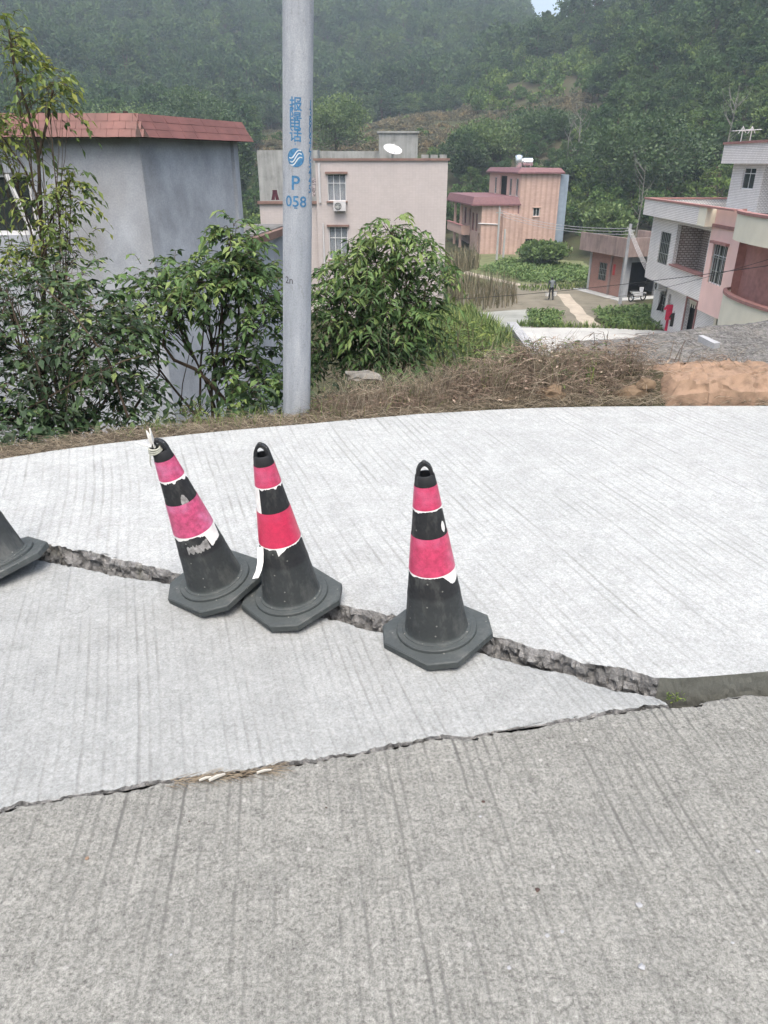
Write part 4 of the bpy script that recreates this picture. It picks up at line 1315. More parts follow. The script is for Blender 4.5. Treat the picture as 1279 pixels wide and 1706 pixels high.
# ---- white and pink house on the right
M['mosaic'] = brickmat('white_mosaic', (0.82, 0.80, 0.77), (0.75, 0.73, 0.70), (0.42, 0.38, 0.37), .17, .085, .016, .5, .3, .5, .12)
M['mosaic2'] = brickmat('patterned_mosaic', (0.60, 0.54, 0.49), (0.45, 0.38, 0.34), (0.22, 0.17, 0.15), .26, .13, .03, .5, .35, .5, .12)
M['pinkwall'] = plain('pink_wall', (0.70, 0.48, 0.43), 0.7, 0.3, 0.07, 1.0)
M['cream'] = plain('cream_wall', (0.66, 0.62, 0.50), 0.7, 0.3, 0.07, 1.0)
M['redtrim'] = plain('dusty_red_trim', (0.26, 0.135, 0.12), 0.7, 0.3, 0.15)
def pink_house():
    zg = -8.02
    h = empty('pink_white_house', (17.0, 49.0, zg))
    tag(h, 'white mosaic and pink house with curved balcony at the right', 'house')
    # local: +y' runs from the far corner towards the camera (world -y) => d=(0,-1); outward = -x
    F1, F2 = 3.05, 6.62          # underside of first floor, underside of roof parapet
    yn = [0, -9.2, -12.5, -19.0]
    d = (0, -1)
    w_ops = [(1.8, 3.5, F1 + .95, F1 + 2.75), (4.3, 8.9, F1 + 1.05, F2 - .25)]
    mb = MB()
    mb.wall((0, 0), (0, yn[1]), F1, F2, w_ops, .22)
    mb.wall((6, 0), (0.001, 0), F1, F2, [], .22)
    mb.wall((0.8, 0), (0.8, -9.5), 0, F1 - .2, [(1.0, 2.2, .9, 2.4), (5.6, 7.0, 0, 2.45), (2.6, 3.0, .9, 2.2)], .22)
    mb.wall((6, -.0), (.801, -.0), 0, F1 - .2, [], .22)
    mb.build('wall', M['mosaic'], h)
    mb = MB(); mb.wall((1.6, -4.0), (1.6, -9.19), F1, F2, [], .2); mb.wall((1.6, -4.1), (.22, -4.1), F1, F2, [], .1); mb.wall((.22, -9.1), (1.6, -9.1), F1, F2, [], .08)
    mb.build('loggia_wall', M['mosaic2'], h)
    mb = MB(); mb.box(0.0, 6, -9.2, 0, F1 - .2, F1 - .002); mb.build('floor_slab', M['mosaic'], h)
    mb = MB(); mb.box(-.16, .30, -9.05, -4.25, F1 + 1.052, F1 + 1.16); mb.build('loggia_rail', M['redtrim'], h)
    window(h, (0, 0), d, 1.8, 3.5, F1 + .95, F1 + 2.75, M['dark_frame'], M['glass'], 2, F1 + 2.2, .08, 6)
    # parapet of the flat roof
    mb = MB(); mb.box(-.6, -.36, -8.4, .3, F2 + .002, F2 + .9); mb.box(-.359, 6, .06, .3, F2 + .002, F2 + .9); mb.box(-.359, .24, -8.4, .059, F2 + .002, F2 + .2); mb.build('parapet', M['mosaic'], h)
    mb = MB(); mb.box(-.66, -.3, -12.6, .36, F2 + .902, F2 + .99); mb.box(-.299, 6.1, .0, .36, F2 + .902, F2 + .99); mb.build('parapet_cap', M['redtrim'], h)
    mb = MB(); mb.box(.25, 6, -20, -.05, F2 + .3, F2 + .42); mb.build('roof_deck', M['oldcon'], h)
    mb = MB(); mb.box(-.6, 0.2, -9.4, -8.402, F2 + .002, F2 + .9); mb.build('cream_panel', M['cream'], h)
    # pink bay
    mb = MB()
    mb.wall((-.1, -9.2), (-.1, -12.6), F1 - .6, F2 + .9, [(.6, 2.3, F1 + .9, F2 - .75)], .24)
    mb.wall((6, -9.2), (-.1, -9.2), F1 - .6, F1, [], .2)
    mb.build('pink_wall', M['pinkwall'], h)
    mb = MB(); mb.box(-.2, .2, -12.6, -9.402, F2 + .0, F2 + .16); mb.build('pink_band', M['redtrim'], h)
    window(h, (-.1, -9.2), d, .6, 2.3, F1 + .9, F2 - .75, M['white_frame'], M['glass'], 3, F2 - 1.3, .1, 5, None, .2, False, M['redtrim'])
    mb = MB(); mb.box(.6, .7, -12.4, -9.4, F1, F2); mb.box(.5, .6, -3.6, -1.2, F1, F2); mb.build('room_shade_panel', M['dark'], h)
    # curved balcony at the near end
    def arc(r, n=18): return [(-.05 - r * sin(a), -16.4 + 3.8 * cos(a) * (1 + (r - 1.9) * .0)) for a in np.linspace(0, pi, n)]
    def curved(r, th, z0, z1, mat, name):
        o_, i_ = arc(r), arc(r - th)
        mb = MB()
        for (a, b), (c, e) in zip(zip(o_, o_[1:]), zip(i_, i_[1:])):
            mb.prism([a, b, e, c], z0, z1)
        mb.build(name, mat, h)
    curved(1.15, .18, F1 - .55, F1 + .95, M['cream'], 'balcony_parapet')
    curved(1.23, .34, F1 + .952, F1 + 1.08, M['redtrim'], 'balcony_rail')
    curved(1.3, .2, F2 - .2, F2 + .9, M['cream'], 'roof_parapet')
    curved(1.36, .4, F2 + .902, F2 + 1.02, M['redtrim'], 'roof_cap')
    mb = MB(); mb.prism([(.2, -12.6)] + arc(1.0) + [(.2, -20.2)], F1 - .55, F1 - .4); mb.build('balcony_floor', M['cream'], h)
    mb = MB(); mb.prism([(.2, -12.6)] + arc(1.15) + [(.2, -20.2)], F2 - .1, F2 + .05); mb.build('balcony_ceiling', M['pinkwall'], h)
    mb = MB(); mb.wall((.3, -12.6), (.3, -20.5), F1 - .4, F2, [], .2); mb.wall((-.1, -12.6), (.3, -12.602), F1 - .4, F2, [], .1); mb.build('balcony_wall', plain('dark_pink_wall', (.40, .20, .17), .7), h)
    mb = MB(); mb.wall((.8, -9.5), (.8, -20.5), 0, F1 - .2, [(.3, 1.5, 0, 2.45)], .2); mb.build('ground_wall', M['cream'], h)
    mb = MB(); mb.box(1.6, 6, -20, -.5, 0, .05); mb.box(1.9, 2.0, -20, -.5, 0, F1 - .3); mb.build('room_shade_panel', M['dark'], h)
    window(h, (.8, 0), d, 1.0, 2.2, .9, 2.4, M['white_frame'], M['glass'], 2, None, .06, 4)
    mb = MB()
    for u in (5.45, 7.02): mb.obox((.8, 0), d, u, u + .14, .003, .06, 0, 2.6)
    mb.obox((.8, 0), d, 5.6, 7.0, .003, .06, 2.45, 2.6)
    dr = mb.build('door_surround', M['redtrim'], h)
    mb = MB()
    for k in range(9):
        u = 5.66 + k * .15
        mb.obox((.8, 0), d, u, u + .1, -.12, -.1, 2.44 - .25 - .2 * (k % 2), 2.44)
    mb.build('door_fringe', M['cream'], dr)
    mb = MB(); mb.obox((.8, 0), d, 6.35, 6.98, -.16, -.12, 0.03, 2.2); mb.build('door_leaf', M['dark'], dr)
    # penthouse on the roof
    p = at_y(1217, 300, 47).x - 17.0
    zr = at_y(1217, 273, 42).z - zg
    mb = MB()
    mb.wall((p, -2), (p, -5.9), F2 + .43, zr, [(1.45, 3.0, F2 + 1.6, zr - .2)], .2)
    mb.wall((p, -5.9), (p + 1.6, -6.0), F2 + .43, zr, [], .2)
    mb.wall((p + 1.6, -6.0), (p + 1.6, -9.0), F2 + .43, zr, [], .2)
    mb.wall((p + 8, -2), (p, -2), F2 + .43, zr, [], .2)
    mb.wall((p + 1.6, -9.0), (p + 8, -9.0), F2 + .43, zr, [], .2)
    mb.build('penthouse_wall', M['mosaic'], h)
    window(h, (p, -2), (0, -1), 1.45, 3.0, F2 + 1.6, zr - .2, M['white_frame'], M['glass'], 2, F2 + 2.4, .07)
    mb = MB(); mb.box(p + .5, p + .6, -5.6, -2.6, F2 + 1.0, zr); mb.build('room_shade_panel', M['dark'], h)
    mb = MB(); mb.box(p - .55, p + 8, -9.0, -1.5, zr + .002, zr + 1.0); mb.build('penthouse_roof', M['mosaic'], h)
    mb = MB(); mb.box(p - .62, p + 8.1, -9.07, -1.43, zr + 1.002, zr + 1.13); mb.build('roof_cap', M['redtrim'], h)
    # air conditioner below the overhang and washing in front of the wall
    ac = empty('air_conditioner', (17.35, 47.2, zg + 2.55)); tag(ac, 'small white air conditioner under the overhang of the pink house', 'air conditioner')
    mb = MB(); mb.box(-.15, .40, -.36, .36, -.25, .25); mb.build('casing', M['pvc'], ac)
    mb = MB(); mb.lathe([(.2, 0), (.2, .02), (.05, .03)], 20); mb.build('fan_guard', M['dark_frame'], ac, 40, (-.152, .05, 0), (0, -pi / 2, 0))
    M['black_cloth'] = plain('black_cloth', (.03, .025, .022), .95, .1)
    M['red_cloth'] = plain('red_cloth', (.5, .03, .07), .9, .1, .2, 8)
    garment('garment', 'black trousers hanging from the overhang of the pink house', at_y(1106, 504, 47.4), .95, 1.0, M['black_cloth'], R(-12), False)
    garment('garment', 'red shirt hanging near the door of the pink house', at_y(1115, 520, 45.5), .7, .9, M['red_cloth'], R(-15))
    garment('garment', 'dark shirt with pale print hanging beside the red shirt', at_y(1121, 533, 45.0), .5, .8, M['black_cloth'], R(-20))
    garment('garment', 'long red towel hanging below the red shirt', at_y(1112, 538, 45.8), .4, 1.2, M['red_cloth'], R(-15))
    for i, (px, lab) in enumerate(((1233, 'left pronged television antenna on the penthouse roof'), (1248, 'right pronged television antenna on the penthouse roof'))):
        b = at_y(px, 238, 45)
        a = empty('television_antenna', (b.x, 45, zr + zg + 1.1)); tag(a, lab, 'antenna', 'roof antennas')
        mb = MB(); mb.tube([(0, 0, 0), (0, 0, .75)], .025, 6); mb.build('mast', M['pvc'], a)
        mb = MB(); mb.tube([(-.55, 0, .52), (.5, 0, .6)], .02, 5)
        for k in range(6): mb.tube([(-.5 + .19 * k, -.25, .53 + .012 * k), (-.5 + .19 * k, .25, .53 + .012 * k)], .012, 4)
        mb.tube([(-.2, 0, .40), (0, 0, .74), (.2, 0, .42)], .02, 5)
        mb.build('prongs', M['pvc'], a)
pink_house()
# ------------------------------------------------------------------ valley floor
ZV = -8.0
def patch(name, pxs, mat, lift, kind='structure', sub=6, wob=0.25):
    pts = [at_z(a, b, ZV) for a, b in pxs]
    out = []
    n = len(pts)
    for i in range(n):
        for k in range(sub):
            p = pts[i].lerp(pts[(i + 1) % n], k / sub)
            out.append((p.x + wob * nz(p.x, p.y, lift * 99), p.y + wob * 2 * nz(p.x, p.y, lift * 77 + 5), ZV + lift))
    mb = MB(); mb.v = out; mb.f = [tuple(range(len(out)))]
    o = mb.build(name, mat)
    bm = bmesh.new(); bm.from_mesh(o.data)
    bmesh.ops.triangulate(bm, faces=bm.faces[:])
    bmesh.ops.recalc_face_normals(bm, faces=bm.faces[:])
    if sum(f.normal.z for f in bm.faces) < 0: bmesh.ops.reverse_faces(bm, faces=bm.faces[:])
    bm.to_mesh(o.data); bm.free()
    return tag(o, kind=kind)
M['dirt'] = plaster('dirt_yard', (0.15, 0.138, 0.105), 0.0, 0.65, 0.6)
M['palepath'] = plaster('pale_gravel_path', (0.34, 0.30, 0.24), 0.0, 0.75, 0.8)
M['greyyard'] = plaster('grey_yard', (0.24, 0.25, 0.23), 0.0, 0.75, 0.4)
M['grassplot'] = plaster('grass_plot', (0.10, 0.17, 0.045), 0.0, 0.6, 2.0)
M['drygrass_ground'] = plaster('dry_field', (0.12, 0.135, 0.065), 0.0, 0.6, 1.0)
patch('dirt_yard', [(800, 478), (900, 472), (1000, 476), (1060, 505), (1000, 520), (960, 560), (760, 560), (740, 520)], M['dirt'], .010)
patch('field', [(740, 460), (800, 432), (900, 425), (1000, 440), (1000, 470), (870, 474), (760, 470)], M['drygrass_ground'], .014)
M['meadow'] = plaster('meadow', (0.115, 0.125, 0.062), 0.0, 0.6, 0.5)
patch('field', [(700, 424), (800, 418), (1000, 420), (1040, 450), (1010, 484), (720, 500)], M['meadow'], .006)
patch('path', [(928, 492), (948, 490), (975, 520), (1005, 548), (975, 548), (950, 520)], M['palepath'], .020)
patch('path', [(776, 452), (800, 458), (870, 474), (866, 477), (796, 463), (770, 456)], M['palepath'], .022, wob=.05)
patch('grey_yard', [(735, 528), (800, 520), (880, 516), (886, 552), (860, 560), (735, 560)], M['greyyard'], .018)
patch('concrete_yard', [(866, 547), (1000, 547), (1110, 552), (1160, 575), (1160, 605), (905, 605), (880, 580)], M['palecon'], .03, wob=.03)
# low wall along the left edge of the concrete yard
def yard_wall():
    a, b = at_z(858, 546, ZV), at_z(905, 606, ZV)
    d, L = norm2((a.x, a.y), (b.x, b.y))
    o = empty('low_wall', (a.x, a.y, ZV)); tag(o, 'low pale concrete wall along the edge of the concrete yard', 'wall')
    mb = MB(); mb.obox((0, 0), d, 0, L, 0, .5, -.3, .28); mb.build('wall_body', M['palecon'], o)
    mb = MB(); mb.obox((0, 0), d, -.05, L, -.05, .55, .282, .36); mb.build('coping', M['greycon'], o)
yard_wall()

def leafy(mb, p, n, r, hgt, size, tint=(0, 1), up=0.4):
    for _ in range(n):
        a, q = rnd(0, 2 * pi), r * random.random() ** .5
        c = Vector((p[0] + q * cos(a), p[1] + q * sin(a), p[2] + hgt * random.random()))
        leaf(mb, c, Vector((rnd(-1, 1), rnd(-1, 1), rnd(-.3, 1) * up * 2)), size * rnd(.6, 1.3), rnd(*tint))

def leaf(mb, p, d, L, tint, wid=0.42, droop=0.25, simple=True):
    """one leaf: pointed blade folded along its midrib"""
    d = d.normalized() if d.length > 1e-6 else Vector((0, 0, 1))
    s = d.cross(Vector((rnd(-.5, .5), rnd(-.5, .5), 1)))
    if s.length < 1e-4: s = Vector((1, 0, 0))
    s.normalize()
    u = s.cross(d)
    m = p + d * L * .45 - Vector((0, 0, droop * L * .12))
    e = p + d * L - Vector((0, 0, droop * L * .5))
    w = L * wid * .5
    b = len(mb.v)
    mb.v += [tuple(p), tuple(m + s * w + u * w * .35), tuple(e), tuple(m - s * w + u * w * .35), tuple(m - u * w * .1)]
    mb.f += [(b, b + 4, b + 1), (b + 4, b + 2, b + 1), (b, b + 3, b + 4), (b + 3, b + 2, b + 4)]
    mb.t += [tint] * 4

M['leaf_veg'] = leafmat('vegetable_leaf', ((0.0, (0.045, 0.085, 0.025)), (0.5, (0.085, 0.15, 0.04)), (1.0, (0.16, 0.22, 0.07))), .6, .2)
M['leaf_dry'] = leafmat('dry_stalk', ((0.0, (0.06, 0.06, 0.03)), (0.5, (0.13, 0.115, 0.065)), (1.0, (0.24, 0.205, 0.14))), .9, .1)
M['leaf_rank'] = leafmat('rank_grass', ((0.0, (0.05, 0.085, 0.02)), (0.5, (0.10, 0.16, 0.035)), (1.0, (0.20, 0.23, 0.07))), .7, .2)

def in_poly(x, y, poly):
    c = False
    for (x1, y1), (x2, y2) in zip(poly, poly[1:] + poly[:1]):
        if (y1 > y) != (y2 > y) and x < (x2 - x1) * (y - y1) / (y2 - y1) + x1: c = not c
    return c
def scatter(pxs, n):
    poly = [(at_z(a, b, ZV).x, at_z(a, b, ZV).y) for a, b in pxs]
    xs, ys = [p[0] for p in poly], [p[1] for p in poly]
    out = []
    while len(out) < n:
        x, y = rnd(min(xs), max(xs)), rnd(min(ys), max(ys))
        if in_poly(x, y, poly): out.append((x, y))
    return out
def blades(mb, x, y, z, h, lean, w, tint):
    a = rnd(0, 2 * pi); dx, dy = cos(a) * lean * h, sin(a) * lean * h
    sx, sy = -sin(a) * w, cos(a) * w
    b = len(mb.v)
    mb.v += [(x - sx, y - sy, z), (x + sx, y + sy, z), (x + dx * .4 + sx * .7, y + dy * .4 + sy * .7, z + h * .6), (x + dx * .4 - sx * .7, y + dy * .4 - sy * .7, z + h * .6), (x + dx, y + dy, z + h)]
    mb.f += [(b, b + 1, b + 2, b + 3), (b + 3, b + 2, b + 4)]; mb.t += [tint] * 2

def stuff(mb, name, mat, label, cat):
    return tag(mb.build(name, mat), label, cat, kind='stuff')
# vegetable plots: rows of leafy heads
mb = MB()
for pxs, n in (([(985, 517), (1080, 513), (1100, 548), (1010, 545)], 420), ([(880, 520), (935, 522), (930, 546), (885, 546)], 240)):
    for x, y in scatter(pxs, n): leafy(mb, (x, y, ZV), 6, .3, .25, .3, (.2, 1))
stuff(mb, 'vegetable_plot', M['leaf_veg'], 'green vegetable beds beside the pink house path', 'vegetables')
mb = MB()
for x, y in scatter([(800, 452), (840, 434), (900, 436), (1000, 452), (985, 472), (880, 472)], 1500): leafy(mb, (x, y, ZV), 6, .45, .3, .35, (.2, 1))
stuff(mb, 'vegetable_plot', M['leaf_veg'], 'green vegetable rows between the orange house and the walker', 'vegetables')
mb = MB()
for x, y in scatter([(738, 472), (770, 466), (858, 480), (862, 512), (745, 524)], 1100): blades(mb, x, y, ZV, rnd(.6, 1.8), rnd(.05, .35), rnd(.015, .035), rnd(0, 1))
for x, y in scatter([(738, 440), (790, 430), (800, 448), (742, 462)], 500): blades(mb, x, y, ZV, rnd(.9, 2.0), rnd(.1, .4), rnd(.03, .06), rnd(0, .9))
stuff(mb, 'dry_stalks', M['leaf_dry'], 'tall dry stalks standing in the plot beside the beige house', 'dry stalks')
mb = MB()
for x, y in scatter([(700, 520), (790, 530), (850, 575), (850, 612), (690, 612)], 5200): blades(mb, x, y, ZV, rnd(.5, 1.3), rnd(.2, .7), rnd(.03, .07), rnd(0, 1))
for x, y in scatter([(860, 478), (990, 474), (1000, 480), (870, 486)], 500): blades(mb, x, y, ZV, rnd(.15, .4), rnd(.2, .7), rnd(.03, .05), rnd(0, 1))
for x, y in scatter([(860, 545), (1000, 548), (1090, 552), (1090, 549), (860, 541)], 500): blades(mb, x, y, ZV, rnd(.15, .5), rnd(.2, .7), rnd(.03, .05), rnd(0, .8))
stuff(mb, 'grass', M['leaf_rank'], 'rank green grass on the valley floor below the road', 'grass')

# thin posts and cables
def post(p, h, r, label, mat=None, cap=True):
    o = empty('post', p); tag(o, label, 'post')
    mb = MB(); mb.lathe([(r, -.2), (r * .8, h), (.01, h + .01)], 12); mb.build('shaft', mat or M['greycon'], o, 50)
    if cap:
        mb = MB(); mb.box(-.35, .35, -.05, .05, h - .5, h - .4); mb.build('crossarm', M['steel'], o)
    return o
p = at_z(1032, 507, ZV); post((p.x, p.y, ZV), 5.6, .13, 'thin grey concrete post in front of the brick house garage')
p = at_z(827, 433, ZV); post((p.x, p.y, ZV), 5.2, .12, 'thin pale post in front of the orange house', M['palecon'])
p = at_z(838, 430, ZV); post((p.x, p.y, ZV), 3.0, .12, 'short pale post beside the taller one by the orange house', M['palecon'], False)
M['cable'] = plain('black_cable', (.02, .02, .02), .6)
M['palecable'] = plain('pale_cable', (.35, .35, .35), .6)
def cable(a, b, sag, r, label, mat='cable'):
    a, b = Vector(a), Vector(b)
    o = empty('cable', a); tag(o, label, 'cable', 'cables over the valley')
    mb = MB()
    pts = [a.lerp(b, t) - a - Vector((0, 0, sag * 4 * t * (1 - t))) for t in np.linspace(0, 1, 25)]
    mb.tube(pts, r, 5); mb.build('strand', M[mat], o, 60)
cable(at_y(640, 503, 46), at_y(1420, 422, 27), .35, .014, 'black cable crossing low in front of the pink house')
cable(at_y(1005, 498, 56), at_y(1420, 388, 26), .3, .012, 'thinner black cable above the lower one by the pink house')
pt = at_z(1032, 507, ZV)
for k in range(4):
    cable((pt.x + .1 * k - .2, pt.y, ZV + 5.4 - .05 * k), at_y(1076 + 4 * k, 452 + 3 * k, 51), .12, .018, ['topmost', 'second', 'third', 'lowest'][k] + ' pale service cable from the grey post to the brick house garage', 'palecable')
pl = at_z(827, 433, ZV)
for k in range(3):
    cable((pl.x, pl.y, ZV + 5.0 - .25 * k), (pt.x - .2 + .2 * k, pt.y, ZV + 5.3 - .2 * k), .5, .02, ['highest', 'middle', 'lowest'][k] + ' of three pale cables between the post by the orange house and the grey post', 'palecable')

# ------------------------------------------------------------------ walker with buckets
def person():
    f = at_z(917, 500, ZV + .02)
    bpy_v = {}
    J = [('pel', (0, 0, .92), .135), ('wai', (0, .01, 1.08), .125), ('che', (0, .03, 1.32), .155), ('nec', (0, .05, 1.48), .06), ('hea', (0, .07, 1.60), .092), ('top', (0, .07, 1.70), .07),
         ('hL', (-.10, 0, .88), .095), ('kL', (-.11, .13, .50), .068), ('aL', (-.11, .06, .10), .05), ('tL', (-.12, .2, .04), .042),
         ('hR', (.10, 0, .88), .095), ('kR', (.11, .02, .48), .066), ('aR', (.11, -.2, .12), .05), ('tR', (.12, -.08, .04), .042),
         ('sL', (-.20, .03, 1.39), .068), ('eL', (-.27, .0, 1.12), .05), ('wL', (-.29, .05, .88), .036),
         ('sR', (.20, .03, 1.39), .068), ('eR', (.27, -.02, 1.12), .05), ('wR', (.29, .02, .88), .036)]
    E = ['pel wai', 'wai che', 'che nec', 'nec hea', 'hea top', 'pel hL', 'hL kL', 'kL aL', 'aL tL', 'pel hR', 'hR kR', 'kR aR', 'aR tR', 'che sL', 'sL eL', 'eL wL', 'che sR', 'sR eR', 'eR wR']
    for sx, s in ((-1, 'L'), (1, 'R')):
        w = Vector([j for j in J if j[0] == 'w' + s][0][1])
        J.append(('p' + s, tuple(w + Vector((0, .01, -.06))), .034)); E.append('w%s p%s' % (s, s))
        for k, (dy, L) in enumerate(((.028, .075), (.010, .085), (-.009, .08), (-.027, .065))):
            J.append(('f%s%d' % (s, k), tuple(w + Vector((0, dy, -.06 - L))), .009)); E.append('p%s f%s%d' % (s, s, k))
        J.append(('u' + s, tuple(w + Vector((-sx * .03, .05, -.09))), .009)); E.append('w%s u%s' % (s, s))
    idx = {j[0]: i for i, j in enumerate(J)}
    me = bpy.data.meshes.new('person')
    me.from_pydata([j[1] for j in J], [tuple(idx[k] for k in e.split()) for e in E], [])
    o = bpy.data.objects.new('person', me); C.objects.link(o)
    md = o.modifiers.new('skin', 'SKIN')
    for v, j in zip(me.skin_vertices[0].data, J): v.radius = (j[2], j[2] * (.8 if j[0] in ('pel', 'wai', 'che') else 1))
    me.skin_vertices[0].data[0].use_root = True
    o.modifiers.new('sub', 'SUBSURF').levels = 1
    bpy.context.view_layer.update()
    dg = bpy.context.evaluated_depsgraph_get()
    m2 = bpy.data.meshes.new_from_object(o.evaluated_get(dg))
    o.modifiers.clear(); o.data = m2
    m2.materials.clear()
    for m in (plain('skin_tone', (.32, .18, .12)), plain('black_hair', (.015, .013, .012)), plain('grey_vest', (.13, .15, .16), .9), plain('dark_sleeves', (.03, .032, .04), .9), plain('black_trousers', (.018, .018, .02), .9)):
        m2.materials.append(m)
    for p in m2.polygons:
        c = p.center
        if c.z > 1.51: p.material_index = 1 if (c.z > 1.6 or c.y < .08) else 0
        elif abs(c.x) > .19 and c.z > .86: p.material_index = 3
        elif c.z < .84 and abs(c.x) > .2: p.material_index = 0
        elif c.z > .98: p.material_index = 2
        else: p.material_index = 4
        p.use_smooth = True
    o.location = f; o.rotation_euler = (0, 0, R(8))
    tag(o, 'person in dark clothes and grey vest walking away with buckets', 'person')
    M['bucket'] = plain('white_plastic', (.6, .6, .58), .4, .4, .1)
    for sx, lab in ((-1, 'white plastic bucket in the left hand of the walker'), (1, 'white plastic bucket in the right hand of the walker')):
        b = empty('bucket', o.matrix_basis @ Vector((sx * .31, .05, .30)), (0, 0, 0)); tag(b, lab, 'bucket', 'buckets carried by the walker')
        mb = MB(); mb.lathe([(.01, 0), (.115, .0), (.15, .28), (.158, .285), (.145, .28), (.11, .02), (.01, .02)], 20); mb.build('pail', M['bucket'], b, 50)
        mb = MB(); mb.tube([(.15 * cos(a), 0, .28 + .21 * sin(a)) for a in np.linspace(0, pi, 12)], .006, 5); mb.build('bail_handle', M['steel'], b, 60)
person()

# ------------------------------------------------------------------ motorcycle in the garage mouth
def motorcycle():
    p = at_z(1056, 501, ZV)
    o = empty('motorcycle', (p.x, p.y - .6, ZV + .06), (0, 0, R(28))); tag(o, 'parked motorcycle with white fairing in the brick house garage mouth', 'motorcycle')
    black, white, chrome = plain('black_tyre', (.02, .02, .02), .8), plain('white_fairing', (.65, .65, .66), .3, .5, .05), plain('chrome', (.6, .6, .6), .2, .5, .05, metal=.8)
    def torus(R_, r, n=24, m=8):
        mb = MB()
        for i in range(n):
            a = 2 * pi * i / n
            for j in range(m):
                b = 2 * pi * j / m
                mb.v.append(((R_ + r * cos(b)) * cos(a), r * sin(b), (R_ + r * cos(b)) * sin(a)))
        for i in range(n):
            for j in range(m):
                mb.f.append((i * m + j, i * m + (j + 1) % m, ((i + 1) % n) * m + (j + 1) % m, ((i + 1) % n) * m + j))
        return mb
    for x in (-.62, .62):
        w = torus(.25, .05).build('wheel', black, o, 180, (x, 0, .30))
        mb = MB()
        for k in range(6): mb.tube([(0, 0, 0), (.24 * cos(k * pi / 3), 0, .24 * sin(k * pi / 3))], .012, 5)
        mb.build('rim', chrome, w)
    mb = MB(); mb.hexa([(-.45, -.1, .45), (.25, -.1, .40), (.25, .1, .40), (-.45, .1, .45)], [(-.75, -.11, .78), (.15, -.12, .70), (.15, .12, .70), (-.75, .11, .78)]); mb.build('body', white, o)
    mb = MB(); mb.hexa([(-.72, -.12, .782), (.12, -.12, .705), (.12, .12, .705), (-.72, .12, .782)], [(-.7, -.1, .87), (.05, -.1, .78), (.05, .1, .78), (-.7, .1, .87)]); mb.build('seat', black, o)
    mb = MB(); mb.hexa([(.32, -.16, .38), (.46, -.05, .38), (.46, .05, .38), (.32, .16, .38)], [(.30, -.18, .98), (.45, -.08, 1.0), (.45, .08, 1.0), (.30, .18, .98)]); mb.build('leg_shield', white, o)
    mb = MB(); mb.tube([(.38, 0, 1.0), (.5, 0, .65), (.62, 0, .30)], .03, 8); mb.build('fork', chrome, o)
    mb = MB(); mb.tube([(.28, -.34, 1.08), (.36, -.15, 1.04), (.36, .15, 1.04), (.28, .34, 1.08)], .016, 6); mb.build('handlebar', black, o)
    mb = MB(); mb.lathe([(.01, .06), (.08, .04), (.09, 0), (.05, -.05), (.01, -.06)], 14); mb.build('headlight', chrome, o, 60, (.44, 0, .93), (0, pi / 2, 0))
    for s in (-1, 1):
        mb = MB(); mb.tube([(.34, s * .25, 1.06), (.33, s * .32, 1.2)], .008, 5); mb.box(.31, .33, s * .32 - .05, s * .32 + .05, 1.19, 1.26); mb.build('mirror', black, o)
    mb = MB(); mb.hexa([(.40, -.05, .58), (.85, -.05, .52), (.85, .05, .52), (.40, .05, .58)], [(.42, -.06, .62), (.80, -.05, .60), (.80, .05, .60), (.42, .06, .62)]); mb.build('mudguard', white, o)
    mb = MB(); mb.tube([(.1, -.12, .3), (-.5, -.14, .28), (-.85, -.15, .36)], [.03, .04, .05], 8); mb.build('exhaust', chrome, o, 60)
motorcycle()

